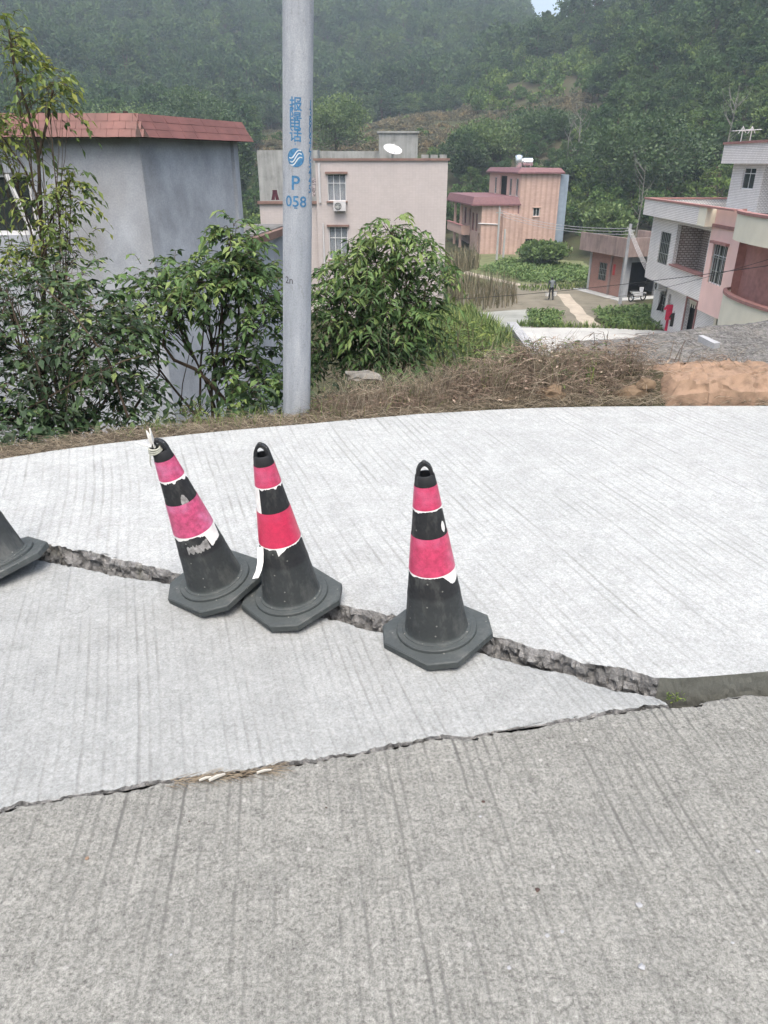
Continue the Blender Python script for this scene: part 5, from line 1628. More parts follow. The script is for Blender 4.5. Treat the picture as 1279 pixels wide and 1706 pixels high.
# ------------------------------------------------------------------ old weathered roof below the bank, right
def oldroofmat():
    g = G('lichened_roof', .95, .15)
    p = g.obj()
    v = g.n('ShaderNodeTexVoronoi', {'Vector': g.scale(p, (10, 26, 1)), 'Scale': 1.0, 'Randomness': 1.0})
    a = g.noise(3, 6, .7, p); f = g.noise(22, 5, .75, g.scale(p, (1, 2.4, 1)))
    col = g.ramp(f, (.38, (.03, .03, .028)), (.5, (.11, .108, .103)), (.64, (.30, .295, .28)))
    col = g.mix(.35, col, g.ramp(g.xyz(v.outputs['Color'])[0], (.2, (.04, .04, .038)), (.9, (.22, .215, .21))))
    col = g.mix(g.ramp(a, (.5, 0), (.7, .5)), col, (.20, .185, .16))
    g.col(col); g.bump(g.mth('ADD', f, v.outputs['Distance']), .8, .03)
    return g.m
def old_roof():
    A = at_z(925, 575, -1.0); B = at_z(1290, 532, -1.0)
    u = (B - A); ul = u.length; u.normalize()
    v = Vector((u.y, -u.x, 0)) ; v.z = -.18; v.normalize()
    o = empty('weathered_roof', (A.x, A.y, A.z)); tag(o, 'old weathered grey roof spotted with lichen below the road bank', 'roof')
    mb = MB()
    W, Lr = 66, 34
    for i in range(W + 1):
        for j in range(Lr + 1):
            q = u * (ul * 1.5 * i / W - .0) + v * (4.2 * j / Lr)
            z = .035 * abs(sin(j * pi / 2.0)) + .02 * nz(i * .9, j * .9) + .05 * nz(i * .12, j * .15)
            mb.v.append(tuple(q + Vector((0, 0, z))))
    n = Lr + 1
    for i in range(W):
        for j in range(Lr): mb.f.append((i * n + j, i * n + j + 1, (i + 1) * n + j + 1, (i + 1) * n + j))
    mb.build('roof_covering', oldroofmat(), o)
    mb = MB()
    c = [Vector((0, 0, -.05)), u * ul * 1.5 + Vector((0, 0, -.05)), u * ul * 1.5 + v * 4.2 + Vector((0, 0, -.05)), v * 4.2 + Vector((0, 0, -.05))]
    mb.hexa([q + Vector((0, 0, -3.6)) for q in c], c); mb.build('wall', M['greycon'], o)
    mb = MB(); q = u * 2.45 + v * .55
    mb.hexa([q + Vector((0, 0, .03)), q + u * .10 + Vector((0, 0, .03)), q + u * .14 + v * .34 + Vector((0, 0, .03)), q + v * .34 + Vector((0, 0, .03))],
            [q + Vector((0, 0, .13)), q + u * .10 + Vector((0, 0, .13)), q + u * .14 + v * .34 + Vector((0, 0, .13)), q + v * .34 + Vector((0, 0, .13))])
    s = mb.build('loose_tile', M['greycon'], None, None, o.location)
    tag(s, 'loose pale broken tile lying on the weathered roof', 'tile')
old_roof()
# ------------------------------------------------------------------ near vegetation
M['bark'] = plain('brown_bark', (0.075, 0.058, 0.042), .9, .15, .35, 12, bump=.4)
M['greybark'] = plain('grey_bark', (0.17, 0.165, 0.15), .9, .15, .3, 6)
GREEN = ((0.0, (0.020, 0.042, 0.018)), (0.35, (0.050, 0.098, 0.032)), (0.7, (0.095, 0.175, 0.052)), (1.0, (0.19, 0.26, 0.08)))
DARK = ((0.0, (0.015, 0.032, 0.015)), (0.5, (0.040, 0.078, 0.030)), (0.85, (0.09, 0.155, 0.052)), (1.0, (0.19, 0.24, 0.08)))
YOUNG = ((0.0, (0.045, 0.08, 0.026)), (0.4, (0.11, 0.17, 0.045)), (0.75, (0.21, 0.26, 0.06)), (1.0, (0.31, 0.33, 0.08)))
M['leaf_green'] = leafmat('shrub_leaf', GREEN, .58, .3)
M['leaf_dark'] = leafmat('dark_shrub_leaf', DARK, .55, .22)
M['leaf_young'] = leafmat('young_leaf', YOUNG, .58, .35)

def spray(lm, bm_, p, d, L, n, ls, t0, droop=.5, wid=.42):
    """a twig with paired leaflets"""
    d = d.normalized()
    side = d.cross(Vector((0, 0, 1)))
    if side.length < 1e-3: side = Vector((1, 0, 0))
    side.normalize()
    pts = []
    for i in range(4):
        t = i / 3
        pts.append(p + d * L * t - Vector((0, 0, droop * L * t * t)))
    bm_.tube(pts, [.0030, .0024, .0018, .001], 3, False)
    for i in range(n):
        t = .2 + .8 * i / max(1, n - 1)
        q = p + d * L * t - Vector((0, 0, droop * L * t * t))
        td = (d - Vector((0, 0, 2 * droop * t))).normalized()
        for s in ((-1, 1) if i < n - 1 else (0,)):
            leaf(lm, q, td * (.45 if s else 1) + side * s * .9 + Vector((rnd(-.3, .3), rnd(-.3, .3), rnd(-.45, .15))), ls * rnd(.45, 1.25), min(1, max(0, t0 + rnd(-.22, .22))), wid, rnd(.1, .7))

def curve_pts(a, b, bow, n=7, wig=.04):
    a, b = Vector(a), Vector(b)
    L = (b - a).length
    s = rnd(0, 99)
    return [a.lerp(b, t) + Vector(bow) * (4 * t * (1 - t)) + Vector((nz(t * 3, s), nz(t * 3, s + 7), nz(t * 3, s + 3))) * wig * L * sin(pi * t) for t in np.linspace(0, 1, n)]

def shrub(name, label, cat, base, blobs, nspray, leafmat_, ls=.07, L=.2, nl=5, tints=(.2, .8), stems=None, group=None, droop=.5, stem_r=.016, wid=.52, top_tint=0.25):
    """base: ground point(s); blobs: (centre, radii, weight) ellipsoids that hold the foliage"""
    root = empty(name, base); tag(root, label, cat, group)
    B = Vector(base)
    wood, lm, tw = MB(), MB(), MB()
    zs = [b[0][2] for b in blobs]
    zmin, zmax = min(zs) - .4, max(b[0][2] + b[1][2] for b in blobs)
    nodes = []
    for c, r, w in blobs:
        c = Vector(c)
        st = B + Vector((rnd(-.12, .12), rnd(-.1, .1), 0))
        pts = curve_pts(st, c, (rnd(-.12, .12), rnd(-.1, .1), rnd(0, .12)), 8)
        wood.tube([p - B for p in pts], [stem_r * (1 - .7 * i / 7) for i in range(8)], 6)
        nodes += [(p, w) for p in pts[4:]]
        for _ in range(int(4 + 5 * w)):
            v = Vector((rnd(-1, 1), rnd(-1, 1), rnd(-.6, 1)))
            if v.length > 1: v.normalize()
            e = c + Vector((v.x * r[0], v.y * r[1], v.z * r[2])) * .8
            q = pts[random.choice((4, 5, 6, 7))]
            bp = curve_pts(q, e, (0, 0, rnd(-.03, .06)), 5, .08)
            wood.tube([p - B for p in bp], [stem_r * .38 * (1 - .75 * i / 4) for i in range(5)], 4, False)
    if stems:
        for pl, r0 in stems:
            pts = [Vector(p) for p in pl]
            wood.tube([p - B for p in pts], [r0 * (1 - .6 * i / (len(pts) - 1)) for i in range(len(pts))], 6)
    tot = sum(b[2] for b in blobs)
    for c, r, w in blobs:
        c = Vector(c)
        for _ in range(int(nspray * w / tot)):
            v = Vector((random.gauss(0, 1), random.gauss(0, 1), random.gauss(0, 1))).normalized() * (random.random() ** .45)
            k = 1 + .35 * nz(c.x * 3 + v.x * 2, v.y * 2, v.z * 2)
            p = c + Vector((v.x * r[0], v.y * r[1], v.z * r[2])) * k
            d = Vector((v.x, v.y * .8, v.z * .5 + .25)) + Vector((rnd(-.6, .6), rnd(-.6, .6), rnd(-.3, .4)))
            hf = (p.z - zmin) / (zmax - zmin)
            t0 = tints[0] + (tints[1] - tints[0]) * rnd(0, 1) ** 1.3 + top_tint * (hf - .5)  # higher sprays lean towards the yellower tints of young leaves
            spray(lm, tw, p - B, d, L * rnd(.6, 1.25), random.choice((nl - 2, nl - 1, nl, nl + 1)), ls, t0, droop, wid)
    wood.build('trunk', M['bark'], root, 60)
    tag(tw.build('twigs', M['bark'], root), kind='stuff')
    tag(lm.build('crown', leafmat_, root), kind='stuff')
    return root

def blob(px, py, y, rpx, rpy, w, ry=None):
    p = at_y(px, py, y)
    k = y / ray(px, py)[1] / FPX
    return (tuple(p), (rpx * k, ry if ry else rpx * k * .9, rpy * k), w)
gz = lambda x, y: (x, y, height(x, y) - .03)

# tall pale sapling at the far left
Y = 6.2
b0_ = gz(at_y(72, 500, Y).x, Y)
tr = [b0_] + [tuple(at_y(a, b, Y)) for a, b in ((74, 560), (72, 440), (68, 350), (64, 262), (78, 205), (88, 150))]
tr2 = [tuple(at_y(a, b, Y)) for a, b in ((64, 262), (48, 190), (25, 120), (16, 60), (14, 45))]
tr3 = [tuple(at_y(a, b, Y)) for a, b in ((70, 400), (95, 345), (118, 300))]
tr4 = [tuple(at_y(a, b, Y)) for a, b in ((68, 340), (40, 280), (5, 230), (-30, 190))]
shrub('young_tree', 'tall thin sapling with yellowish leaves in front of the grey house window', 'tree', b0_,
      [blob(20, 75, Y, 22, 40, .8, .2), blob(80, 150, Y, 34, 45, 1.1, .25), blob(0, 225, Y, 55, 45, 1.7, .35), blob(75, 330, Y, 40, 50, 1.0, .35), blob(118, 320, Y, 26, 34, .6, .2),
       blob(20, 425, Y, 60, 30, 1.1, .4), blob(110, 395, Y, 40, 40, .9, .3), blob(-80, 300, Y, 45, 110, 1.4, .4)],
      520, M['leaf_young'], .062, .15, 4, (.2, .95), [(tr, .022), (tr2, .014), (tr3, .009), (tr4, .010)], droop=.75, stem_r=.010)
# dark tangled shrub below it
Y = 5.2
b0_ = gz(at_y(100, 720, Y).x, Y)
shrub('dark_shrub', 'dark tangled shrub filling the lower left beside the road', 'shrub', b0_,
      [blob(60, 610, Y, 95, 85, 3.0, .5), blob(165, 560, Y, 70, 75, 2.2, .45), blob(20, 500, Y + .4, 90, 70, 2.0, .5), blob(200, 640, Y, 55, 55, 1.3, .35), blob(-60, 620, Y, 90, 110, 2.4, .5), blob(110, 470, Y + .5, 55, 50, 1.0, .35), blob(60, 700, Y - .25, 110, 35, 1.6, .25)],
      1150, M['leaf_dark'], .070, .17, 4, (.05, .85), [([tuple(at_y(a, b, Y - .3)) for a, b in ((215, 700), (180, 600), (120, 520), (60, 470))], .010), ([tuple(at_y(a, b, Y - .35)) for a, b in ((30, 690), (120, 640), (210, 600), (250, 590))], .007),
       ([tuple(at_y(a, b, Y - .3)) for a, b in ((90, 720), (60, 600), (30, 540), (10, 480))], .008)], droop=.45)
# leafy shrub with arching bare stems between the dark shrub and the pole
Y = 6.0
b0_ = gz(at_y(372, 668, Y).x, Y)
stems = [([tuple(at_y(a, b, Y - .1)) for a, b in ((386, 682), (352, 640), (325, 615), (290, 600), (272, 575), (274, 545), (290, 510))], .020),
         ([tuple(at_y(a, b, Y)) for a, b in ((333, 690), (334, 610), (338, 560), (342, 500))], .011),
         ([tuple(at_y(a, b, Y - .1)) for a, b in ((200, 720), (240, 655), (265, 625), (262, 560))], .013),
         ([tuple(at_y(a, b, Y)) for a, b in ((386, 682), (392, 600), (398, 520), (390, 420))], .015),
         ([tuple(at_y(a, b, Y)) for a, b in ((300, 690), (304, 640), (322, 560))], .006)]
shrub('leafy_shrub', 'leafy green shrub with arching bare stems just left of the utility pole', 'shrub', b0_,
      [blob(265, 490, Y, 62, 62, 2.4, .4), blob(345, 470, Y, 55, 50, 1.8, .4), blob(400, 440, Y, 42, 60, 1.4, .3), blob(385, 395, Y, 20, 28, .35, .12), blob(440, 500, Y, 48, 75, 1.9, .4), blob(400, 610, Y, 55, 55, 1.8, .35), blob(440, 640, Y - .2, 40, 40, 1.0, .3), blob(230, 560, Y, 40, 50, .9, .3)],
      760, M['leaf_green'], .074, .19, 5, (.2, .95), stems, droop=.55)
# rounded shrub right of the pole
Y = 7.2
b0_ = gz(at_y(640, 600, Y).x, Y)
shrub('rounded_shrub', 'tall rounded green shrub with drooping leaves just right of the utility pole', 'shrub', b0_,
      [blob(652, 392, Y, 26, 34, .7, .3), blob(625, 430, Y, 40, 36, 1.0, .4), blob(590, 455, Y, 46, 46, 1.3, .45), blob(695, 430, Y, 38, 40, 1.1, .4), blob(722, 462, Y, 20, 24, .4, .25), blob(560, 510, Y, 55, 60, 2.0, .5), blob(640, 515, Y, 68, 62, 2.8, .6), blob(708, 515, Y, 24, 48, 1.0, .35), blob(570, 580, Y, 56, 40, 1.5, .45), blob(655, 590, Y - .2, 62, 32, 1.6, .45)],
      820, M['leaf_green'], .092, .27, 6, (.2, .9), droop=.7, top_tint=.7, wid=.36)
# broad bright weeds at its foot
Y = 8.5
shrub('weed_clump', 'bright green tall weeds right of the rounded shrub', 'weeds', gz(at_y(790, 590, Y).x, Y),
      [blob(790, 585, Y, 50, 34, 1.5, .5), blob(740, 575, Y, 30, 30, .8, .4)], 190, M['leaf_young'], .12, .25, 4, (.1, .5), droop=.4, wid=.2)
Y = 5.0
shrub('weed_clump', 'low pale green weed on the verge left of the pole', 'weeds', gz(at_y(325, 690, Y).x, Y),
      [blob(325, 686, Y, 18, 12, 1, .1)], 26, M['leaf_young'], .05, .09, 3, (.2, .6), droop=.2, wid=.25, stem_r=.004)
shrub('weed_clump', 'low green weed at the foot of the pole', 'weeds', gz(at_y(540, 690, Y).x, Y),
      [blob(535, 683, Y, 24, 14, 1, .12)], 40, M['leaf_young'], .05, .10, 3, (.1, .5), droop=.2, wid=.22, stem_r=.004)
Y = 5.9
shrub('weed_clump', 'green creeping weeds in the dry bank beside the clay', 'weeds', gz(at_y(910, 640, Y).x, Y),
      [blob(900, 612, Y - .25, 60, 30, 1.4, .25), blob(970, 606, Y - .2, 40, 26, .8, .25), blob(860, 602, Y, 40, 18, .7, .3), blob(920, 640, Y - .55, 36, 22, .6, .12)], 420, M['leaf_green'], .036, .11, 4, (.3, .8), droop=.3, stem_r=.004)

# dark ground cover on the slope under the shrubs
mb = MB()
for _ in range(5200):
    px = rnd(-120, 770)
    x = (px - 639.5) / FPX * 6.2; s = rnd(.35, 3.4)
    y = yedge(x) + s
    if s < .6 and px > 220: continue
    leaf(mb, Vector((x, y, height(x, y) + rnd(0, .22))), Vector((rnd(-1, 1), rnd(-1, 1), rnd(0, 1))), rnd(.05, .12), rnd(0, .6))
stuff(mb, 'ground_cover', M['leaf_dark'], 'dark leafy ground cover on the slope under the shrubs', 'ground cover')

# verge: dry grass, straw and vine tangle
def strand(mb, pts, w, tint):
    b = len(mb.v)
    n = len(pts)
    for i, p in enumerate(pts):
        k = w * (1 - .7 * i / (n - 1))
        t = (pts[min(i + 1, n - 1)] - pts[max(i - 1, 0)])
        a = t.orthogonal().normalized() if t.length > 1e-7 else Vector((1, 0, 0))
        c = t.normalized().cross(a)
        for m in range(3):
            an = 2 * pi * m / 3
            mb.v.append(tuple(p + (a * cos(an) + c * sin(an)) * k))
    for i in range(n - 1):
        for m in range(3):
            m2 = (m + 1) % 3
            mb.f.append((b + i * 3 + m, b + i * 3 + m2, b + (i + 1) * 3 + m2, b + (i + 1) * 3 + m)); mb.t.append(tint)
M['straw'] = leafmat('straw', ((0.0, (0.05, 0.04, 0.03)), (0.4, (0.13, 0.105, 0.075)), (0.75, (0.23, 0.195, 0.14)), (1.0, (0.36, 0.32, 0.24))), .9, 0)
M['vine'] = leafmat('dead_vine', ((0.0, (0.055, 0.038, 0.029)), (0.45, (0.15, 0.105, 0.08)), (0.8, (0.28, 0.215, 0.165)), (1.0, (0.42, 0.35, 0.27))), .9, 0)
mb = MB()
for _ in range(7000):     # flattened dry grass along the whole road edge
    px = rnd(-40, 1300)
    e = at_z(px, interp(px, EDGE_PX), 0)
    s = abs(random.gauss(0, .22)) + .0
    x, y = e.x, e.y + s
    z = height(x, y)
    a = rnd(0, 2 * pi); L = rnd(.06, .22)
    up = rnd(.05, .6)
    d = Vector((cos(a), sin(a) * .7, up)); p0 = Vector((x, y, z - .005))
    pts = [p0, p0 + d * L * .5 + Vector((0, 0, .01)), p0 + d * L - Vector((0, 0, up * L * .45))]
    for q in pts: q.y = max(q.y, yedge(q.x) - .05)
    strand(mb, pts, rnd(.0010, .0022), rnd(0, 1))
stuff(mb, 'dry_grass', M['straw'], 'dry straw coloured grass along the road edge', 'dry grass')
mb = MB()
for _ in range(700):     # standing thin grass
    px = rnd(200, 760)
    e = at_z(px, interp(px, EDGE_PX), 0)
    s = rnd(.05, .9)
    x, y = e.x, e.y + s
    blades(mb, x, y, height(x, y) - .01, rnd(.03, .16), rnd(.3, 1.3), rnd(.0012, .003), rnd(0, 1))
stuff(mb, 'grass', M['leaf_rank'], 'thin green grass blades standing on the verge round the pole', 'grass')
mb = MB()
for _ in range(9000):     # heap of dead vines on the bank
    px = 520 + 780 * random.random() ** .85
    e = at_z(px, interp(px, EDGE_PX), 0)
    hump = interp(px, [(520, .12), (620, .18), (750, .22), (850, .24), (960, .27), (1080, .29), (1120, .24), (1300, .22)])
    s = .12 + abs(random.gauss(.5, .32)) + (.45 if px > 1095 else 0)
    x, y = e.x + rnd(-.1, .1), e.y + s
    z = height(x, y) + rnd(0, 1) ** 1.6 * hump * exp(-((s - .6 - (.4 if px > 1095 else 0)) / .5) ** 2)
    a = rnd(0, 2 * pi); L = rnd(.06, .30)
    d = Vector((cos(a), sin(a) * .6, rnd(-.25, .45)))
    bow = Vector((rnd(-.1, .1), rnd(-.1, .1), rnd(-.02, .07))) * L * 1.2
    p0 = Vector((x, y, z))
    pts = [p0 + d * L * t + bow * 4 * t * (1 - t) - Vector((0, 0, .3 * L * t * t)) for t in (0, .25, .5, .75, 1)]
    for q in pts:
        q.y = max(q.y, yedge(q.x) + .03); q.z = max(q.z, height(q.x, q.y) + .002)
    strand(mb, pts, rnd(.0008, .0028), rnd(0, 1))
    if rnd(0, 1) < .55: leaf(mb, pts[rnd(0, 1) < .5 and 2 or 4], Vector((rnd(-1, 1), rnd(-1, 1), rnd(-.5, .6))), rnd(.015, .05), rnd(0, 1), rnd(.2, .6))
stuff(mb, 'dead_vines', M['vine'], 'tangled brown dead vines heaped on the bank behind the road', 'dead vines')
mb = MB()
for px, py, hh in ((880, 590, .16), (905, 585, .2), (965, 588, .22), (1005, 590, .14), (770, 560, .22), (1120, 585, .2), (925, 592, .13), (1000, 575, .22)):
    for k in range(3):
        p = at_y(px + rnd(-14, 14), py + 18, 6.0)
        a = rnd(-1, 1)
        strand(mb, [p, p + Vector((a * .03, 0, hh * .5)), p + Vector((a * .07, 0, hh * .9)), p + Vector((a * .13, .02, hh * rnd(.8, 1)))], .004, rnd(.0, .5))
        leaf(mb, p + Vector((a * .07, 0, hh * .9)), Vector((a, rnd(-.4, .4), -.3)), .07, .1, .2)
stuff(mb, 'dead_vines', M['vine'], 'dry curled weed stalks sticking up from the bank against the yard', 'dead vines')

mb = MB()
for _ in range(7500):     # upright dry grass stalks all over the bank
    px = 515 + 780 * random.random() ** .9
    e = at_z(px, interp(px, EDGE_PX), 0)
    s = .1 + abs(random.gauss(.45, .35)) + (.5 if px > 1095 else 0)
    if nz(px / 60, s * 3, 8) < -.15: continue
    x, y = e.x, e.y + s
    hh = rnd(.08, .32) * (1.15 if 560 < px < 1000 else .9); a = rnd(0, 2 * pi); le = rnd(.15, .9) * hh
    p0 = Vector((x, y, height(x, y) - .01))
    strand(mb, [p0, p0 + Vector((cos(a) * le * .3, sin(a) * le * .3, hh * .6)), p0 + Vector((cos(a) * le, sin(a) * le, hh * rnd(.75, 1)))], rnd(.0010, .0024), rnd(.2, 1))
stuff(mb, 'dry_grass', M['straw'], 'upright pale dry grass stalks on the bank right of the pole', 'dry grass')
mb = MB()
for _ in range(900):
    px = rnd(640, 1090); e = at_z(px, interp(px, EDGE_PX), 0); s = rnd(.25, 1.3)
    if nz(px / 45, s * 2, 3) < .05: continue
    blades(mb, e.x, e.y + s, height(e.x, e.y + s) - .01, rnd(.08, .26), rnd(.2, .8), rnd(.002, .005), rnd(0, 1))
stuff(mb, 'grass', M['leaf_rank'], 'green grass tufts growing through the dead vines on the bank', 'grass')

# clay bank, stones, sticks
def clay_bank():
    x0, x1 = at_z(1098, 668, 0).x, 4.2
    mb = MB()
    nx, nyy = 110, 44
    for i in range(nx + 1):
        for j in range(nyy + 1):
            x = x0 + (x1 - x0) * i / nx
            t = j / nyy
            s = .03 + .75 * t
            y = yedge(x) + s
            up = (.20 + .03 * nz(x * 2.2, 9) + .03 * nz(x * 7, 3)) * (.62 * sstep(.01, .05, t) + .38 * sstep(.05, .18 + .1 * nz(x * 4, 6), t)) * sstep(-.02, .05 + .03 * nz(t * 9, 2), i / nx) * (1 - .3 * sstep(.7, 1, t))
            n3 = .045 * nz(x * 3.5, y * 3.5, 2) + .034 * nz(x * 9, y * 9 + t * 6, 5) + .022 * nz(x * 22, y * 22 + t * 9, 8) + .010 * nz(x * 60, y * 60 + t * 20, 3)
            mb.v.append((x + n3 * .6, y - (.07 * nz(x * 5, t * 3, 4) + .05 * nz(x * 13, t * 9, 8)) * sstep(-.05, .1, t), -.03 + up + n3 * sstep(0, .15, t)))
    n = nyy + 1
    for i in range(nx):
        for j in range(nyy): mb.f.append((i * n + j, (i + 1) * n + j, (i + 1) * n + j + 1, i * n + j + 1))
    tag(mb.build('clay_bank', M['clay'], smooth=30), kind='structure')
clay_bank()
p = at_y(605, 626, 6.3)
st = chunk('stone_block', p, (.17, .12, .035), plain('weathered_stone', (.17, .165, .15), .95, .1, .4, 12, bump=.4), 3.0); tag(st, 'pale flat stone block in the dry grass right of the pole', 'stone')
for i, (px, py, r, lab) in enumerate(((920, 655, (.10, .07, .055), 'brown clod of earth in the dead vines left of the clay bank'), (1050, 655, (.11, .06, .05), 'brown clod of earth beside the bleached branch'), (1075, 640, (.07, .05, .045), 'small brown clod against the clay bank'),
                                      (845, 668, (.05, .04, .03), 'small brown clod at the road edge in front of the vines'))):
    pp = at_y(px, py, yedge(at_z(px, 676, 0).x) + .2)
    tag(chunk('earth_clod', pp, r, M['soil'], 7.0 + i), lab, 'clod', 'clods of earth on the bank')
def stick(pxs, y, r, mat, label):
    pts = [at_y(a, b, y + dy) for a, b, dy in pxs]
    o = empty('branch', pts[0]); tag(o, label, 'branch')
    mb = MB(); mb.tube([q - pts[0] for q in pts], [r * (1 - .5 * i / (len(pts) - 1)) for i in range(len(pts))], 7); mb.build('stem', mat, o, 60)
stick([(812, 672, 0), (840, 669, 0), (880, 674, 0), (915, 677, 0)], 5.12, .012, M['greybark'], 'thin bleached branch lying along the road edge')
stick([(1035, 668, 0), (1050, 655, .05), (1066, 645, .1), (1090, 652, .1)], 5.25, .022, M['greybark'], 'forked bleached branch leaning on the clay bank')
stick([(1070, 648, 0), (1080, 662, 0), (1090, 672, -.03)], 5.22, .010, M['greybark'], 'short bleached stick beside the forked branch')

# debris in the cracks and on the slabs
M['white_stick'] = plain('white_splinter', (.38, .37, .33), .8)
def splinter(px0, py0, px1, py1, w, label, mat='white_stick'):
    a, b = at_z(px0, py0, .012), at_z(px1, py1, .016)
    o = empty('splinter', a); tag(o, label, 'splinter')
    mb = MB(); mb.tube([Vector((0, 0, 0)), (b - a) * .5 + Vector((0, 0, .003)), b - a], [w, w * 1.2, w * .7], 5); mb.build('strip', M[mat], o)
splinter(332, 1300, 352, 1294, .0035, 'short white splinter in the narrow crack, leftmost of three')
splinter(348, 1300, 375, 1289, .0045, 'longest white splinter lying across the narrow crack')
splinter(428, 1287, 452, 1282, .0035, 'small white splinter in the narrow crack, rightmost of three')
mb = MB()
for _ in range(130):
    q = at_z(rnd(270, 460), 0, 0) if False else None
    px = rnd(275, 470); py = interp(px, NEAR_CRACK) + rnd(-4, 7)
    p = at_z(px, py, .004); a = rnd(-.6, .6); L = rnd(.02, .07)
    strand(mb, [p, p + Vector((cos(a) * L * .5, sin(a) * L * .5, rnd(0, .006))), p + Vector((cos(a) * L, sin(a) * L, 0))], .0012, rnd(.2, .8))
stuff(mb, 'straw_litter', M['straw'], 'dry straw caught in the narrow crack across the road', 'straw')
PEB = [(28, 1264, .006, 0), (570, 1108, .005, 1), (290, 1168, .004, 1), (224, 1235, .006, 1), (315, 1368, .004, 1), (543, 1345, .005, 1), (145, 1430, .008, 2), (895, 1482, .009, 1), (1065, 1508, .012, 0), (1068, 1610, .014, 0), (848, 1612, .008, 0), (936, 1552, .007, 0), (912, 1558, .008, 0), (1262, 1418, .009, 0), (800, 1360, .006, 0), (1220, 1570, .006, 0), (285, 1590, .005, 0), (805, 1335, .007, 1)]
WHERE = ['near the left edge', 'beside the third cone', 'on the middle slab', 'above the straw crack', 'below the narrow crack', 'in the centre of the near slab', 'on the near slab, left', 'on the near slab, right', 'far right', 'near the bottom right corner', 'bottom centre', 'right of centre', 'beside its twin', 'at the right edge', 'under the wedge tip', 'in the lower right', 'in the lower left', 'upper near slab']
for i, (px, py, r, c) in enumerate(PEB):
    z = ZM if interp(px, NEAR_CRACK) > py else 0.0
    r *= .75
    o = chunk('pebble', at_z(px, py, z + r * .3), (r, r * .8, r * .5), [M['greycon'], M['mortar'], M['clay']][c], i * 3.3, n=1)
    tag(o, ['pale', 'dark', 'reddish'][c] + ' pebble lying on the concrete ' + WHERE[i], 'pebble', 'pebbles on the road')
# small weed growing out of the wide crack
wp = at_z(1124, 1170, -.05)
mb = MB()
for _ in range(46): leaf(mb, Vector((rnd(-.03, .03), rnd(-.012, .012), rnd(0, .035))), Vector((rnd(-1, 1), rnd(-1, 1), rnd(0, 1.2))), rnd(.008, .02), rnd(.1, .7))
tag(mb.build('weed_clump', M['leaf_young'], loc=wp), 'tiny green weed sprouting in the crack at the wedge tip', 'weeds')
# rubble at the bottom of the wide crack
mb = MB()
for _ in range(420):
    px = rnd(60, 1090)
    t = rnd(.35, .95)
    py = interp(px, FAR_CRACK) * (1 - t) + interp(px, MID_CRACK) * t
    p = at_z(px, py, -.05 - .05 * t + rnd(-.02, .01)); r = rnd(.005, .018)
    vv = [Vector((random.gauss(0, 1), random.gauss(0, 1), random.gauss(0, .8))).normalized() * r * rnd(.7, 1.2) for _ in range(4)]
    b = len(mb.v); mb.v += [tuple(p + q) for q in vv]; mb.f += [(b, b + 1, b + 2), (b, b + 2, b + 3), (b, b + 3, b + 1), (b + 1, b + 3, b + 2)]
stuff(mb, 'rubble', M['broken'], 'crumbled concrete rubble inside the wide crack', 'rubble')

# ------------------------------------------------------------------ hillside trees
def forest_leaf(name, stops): return leafmat(name, stops, .95, .2, inst_var=True)
F1_ = ((0.0, (0.022, 0.042, 0.022)), (0.5, (0.050, 0.088, 0.036)), (1.0, (0.092, 0.140, 0.052)))
F2_ = ((0.0, (0.030, 0.058, 0.024)), (0.5, (0.078, 0.130, 0.042)), (1.0, (0.145, 0.20, 0.062)))
F3_ = ((0.0, (0.09, 0.075, 0.054)), (0.5, (0.15, 0.126, 0.09)), (1.0, (0.21, 0.178, 0.128)))
M['f1'], M['f2'], M['f3'] = forest_leaf('forest_leaf', F1_), forest_leaf('bamboo_leaf', F2_), forest_leaf('dry_brush_leaf', F3_)

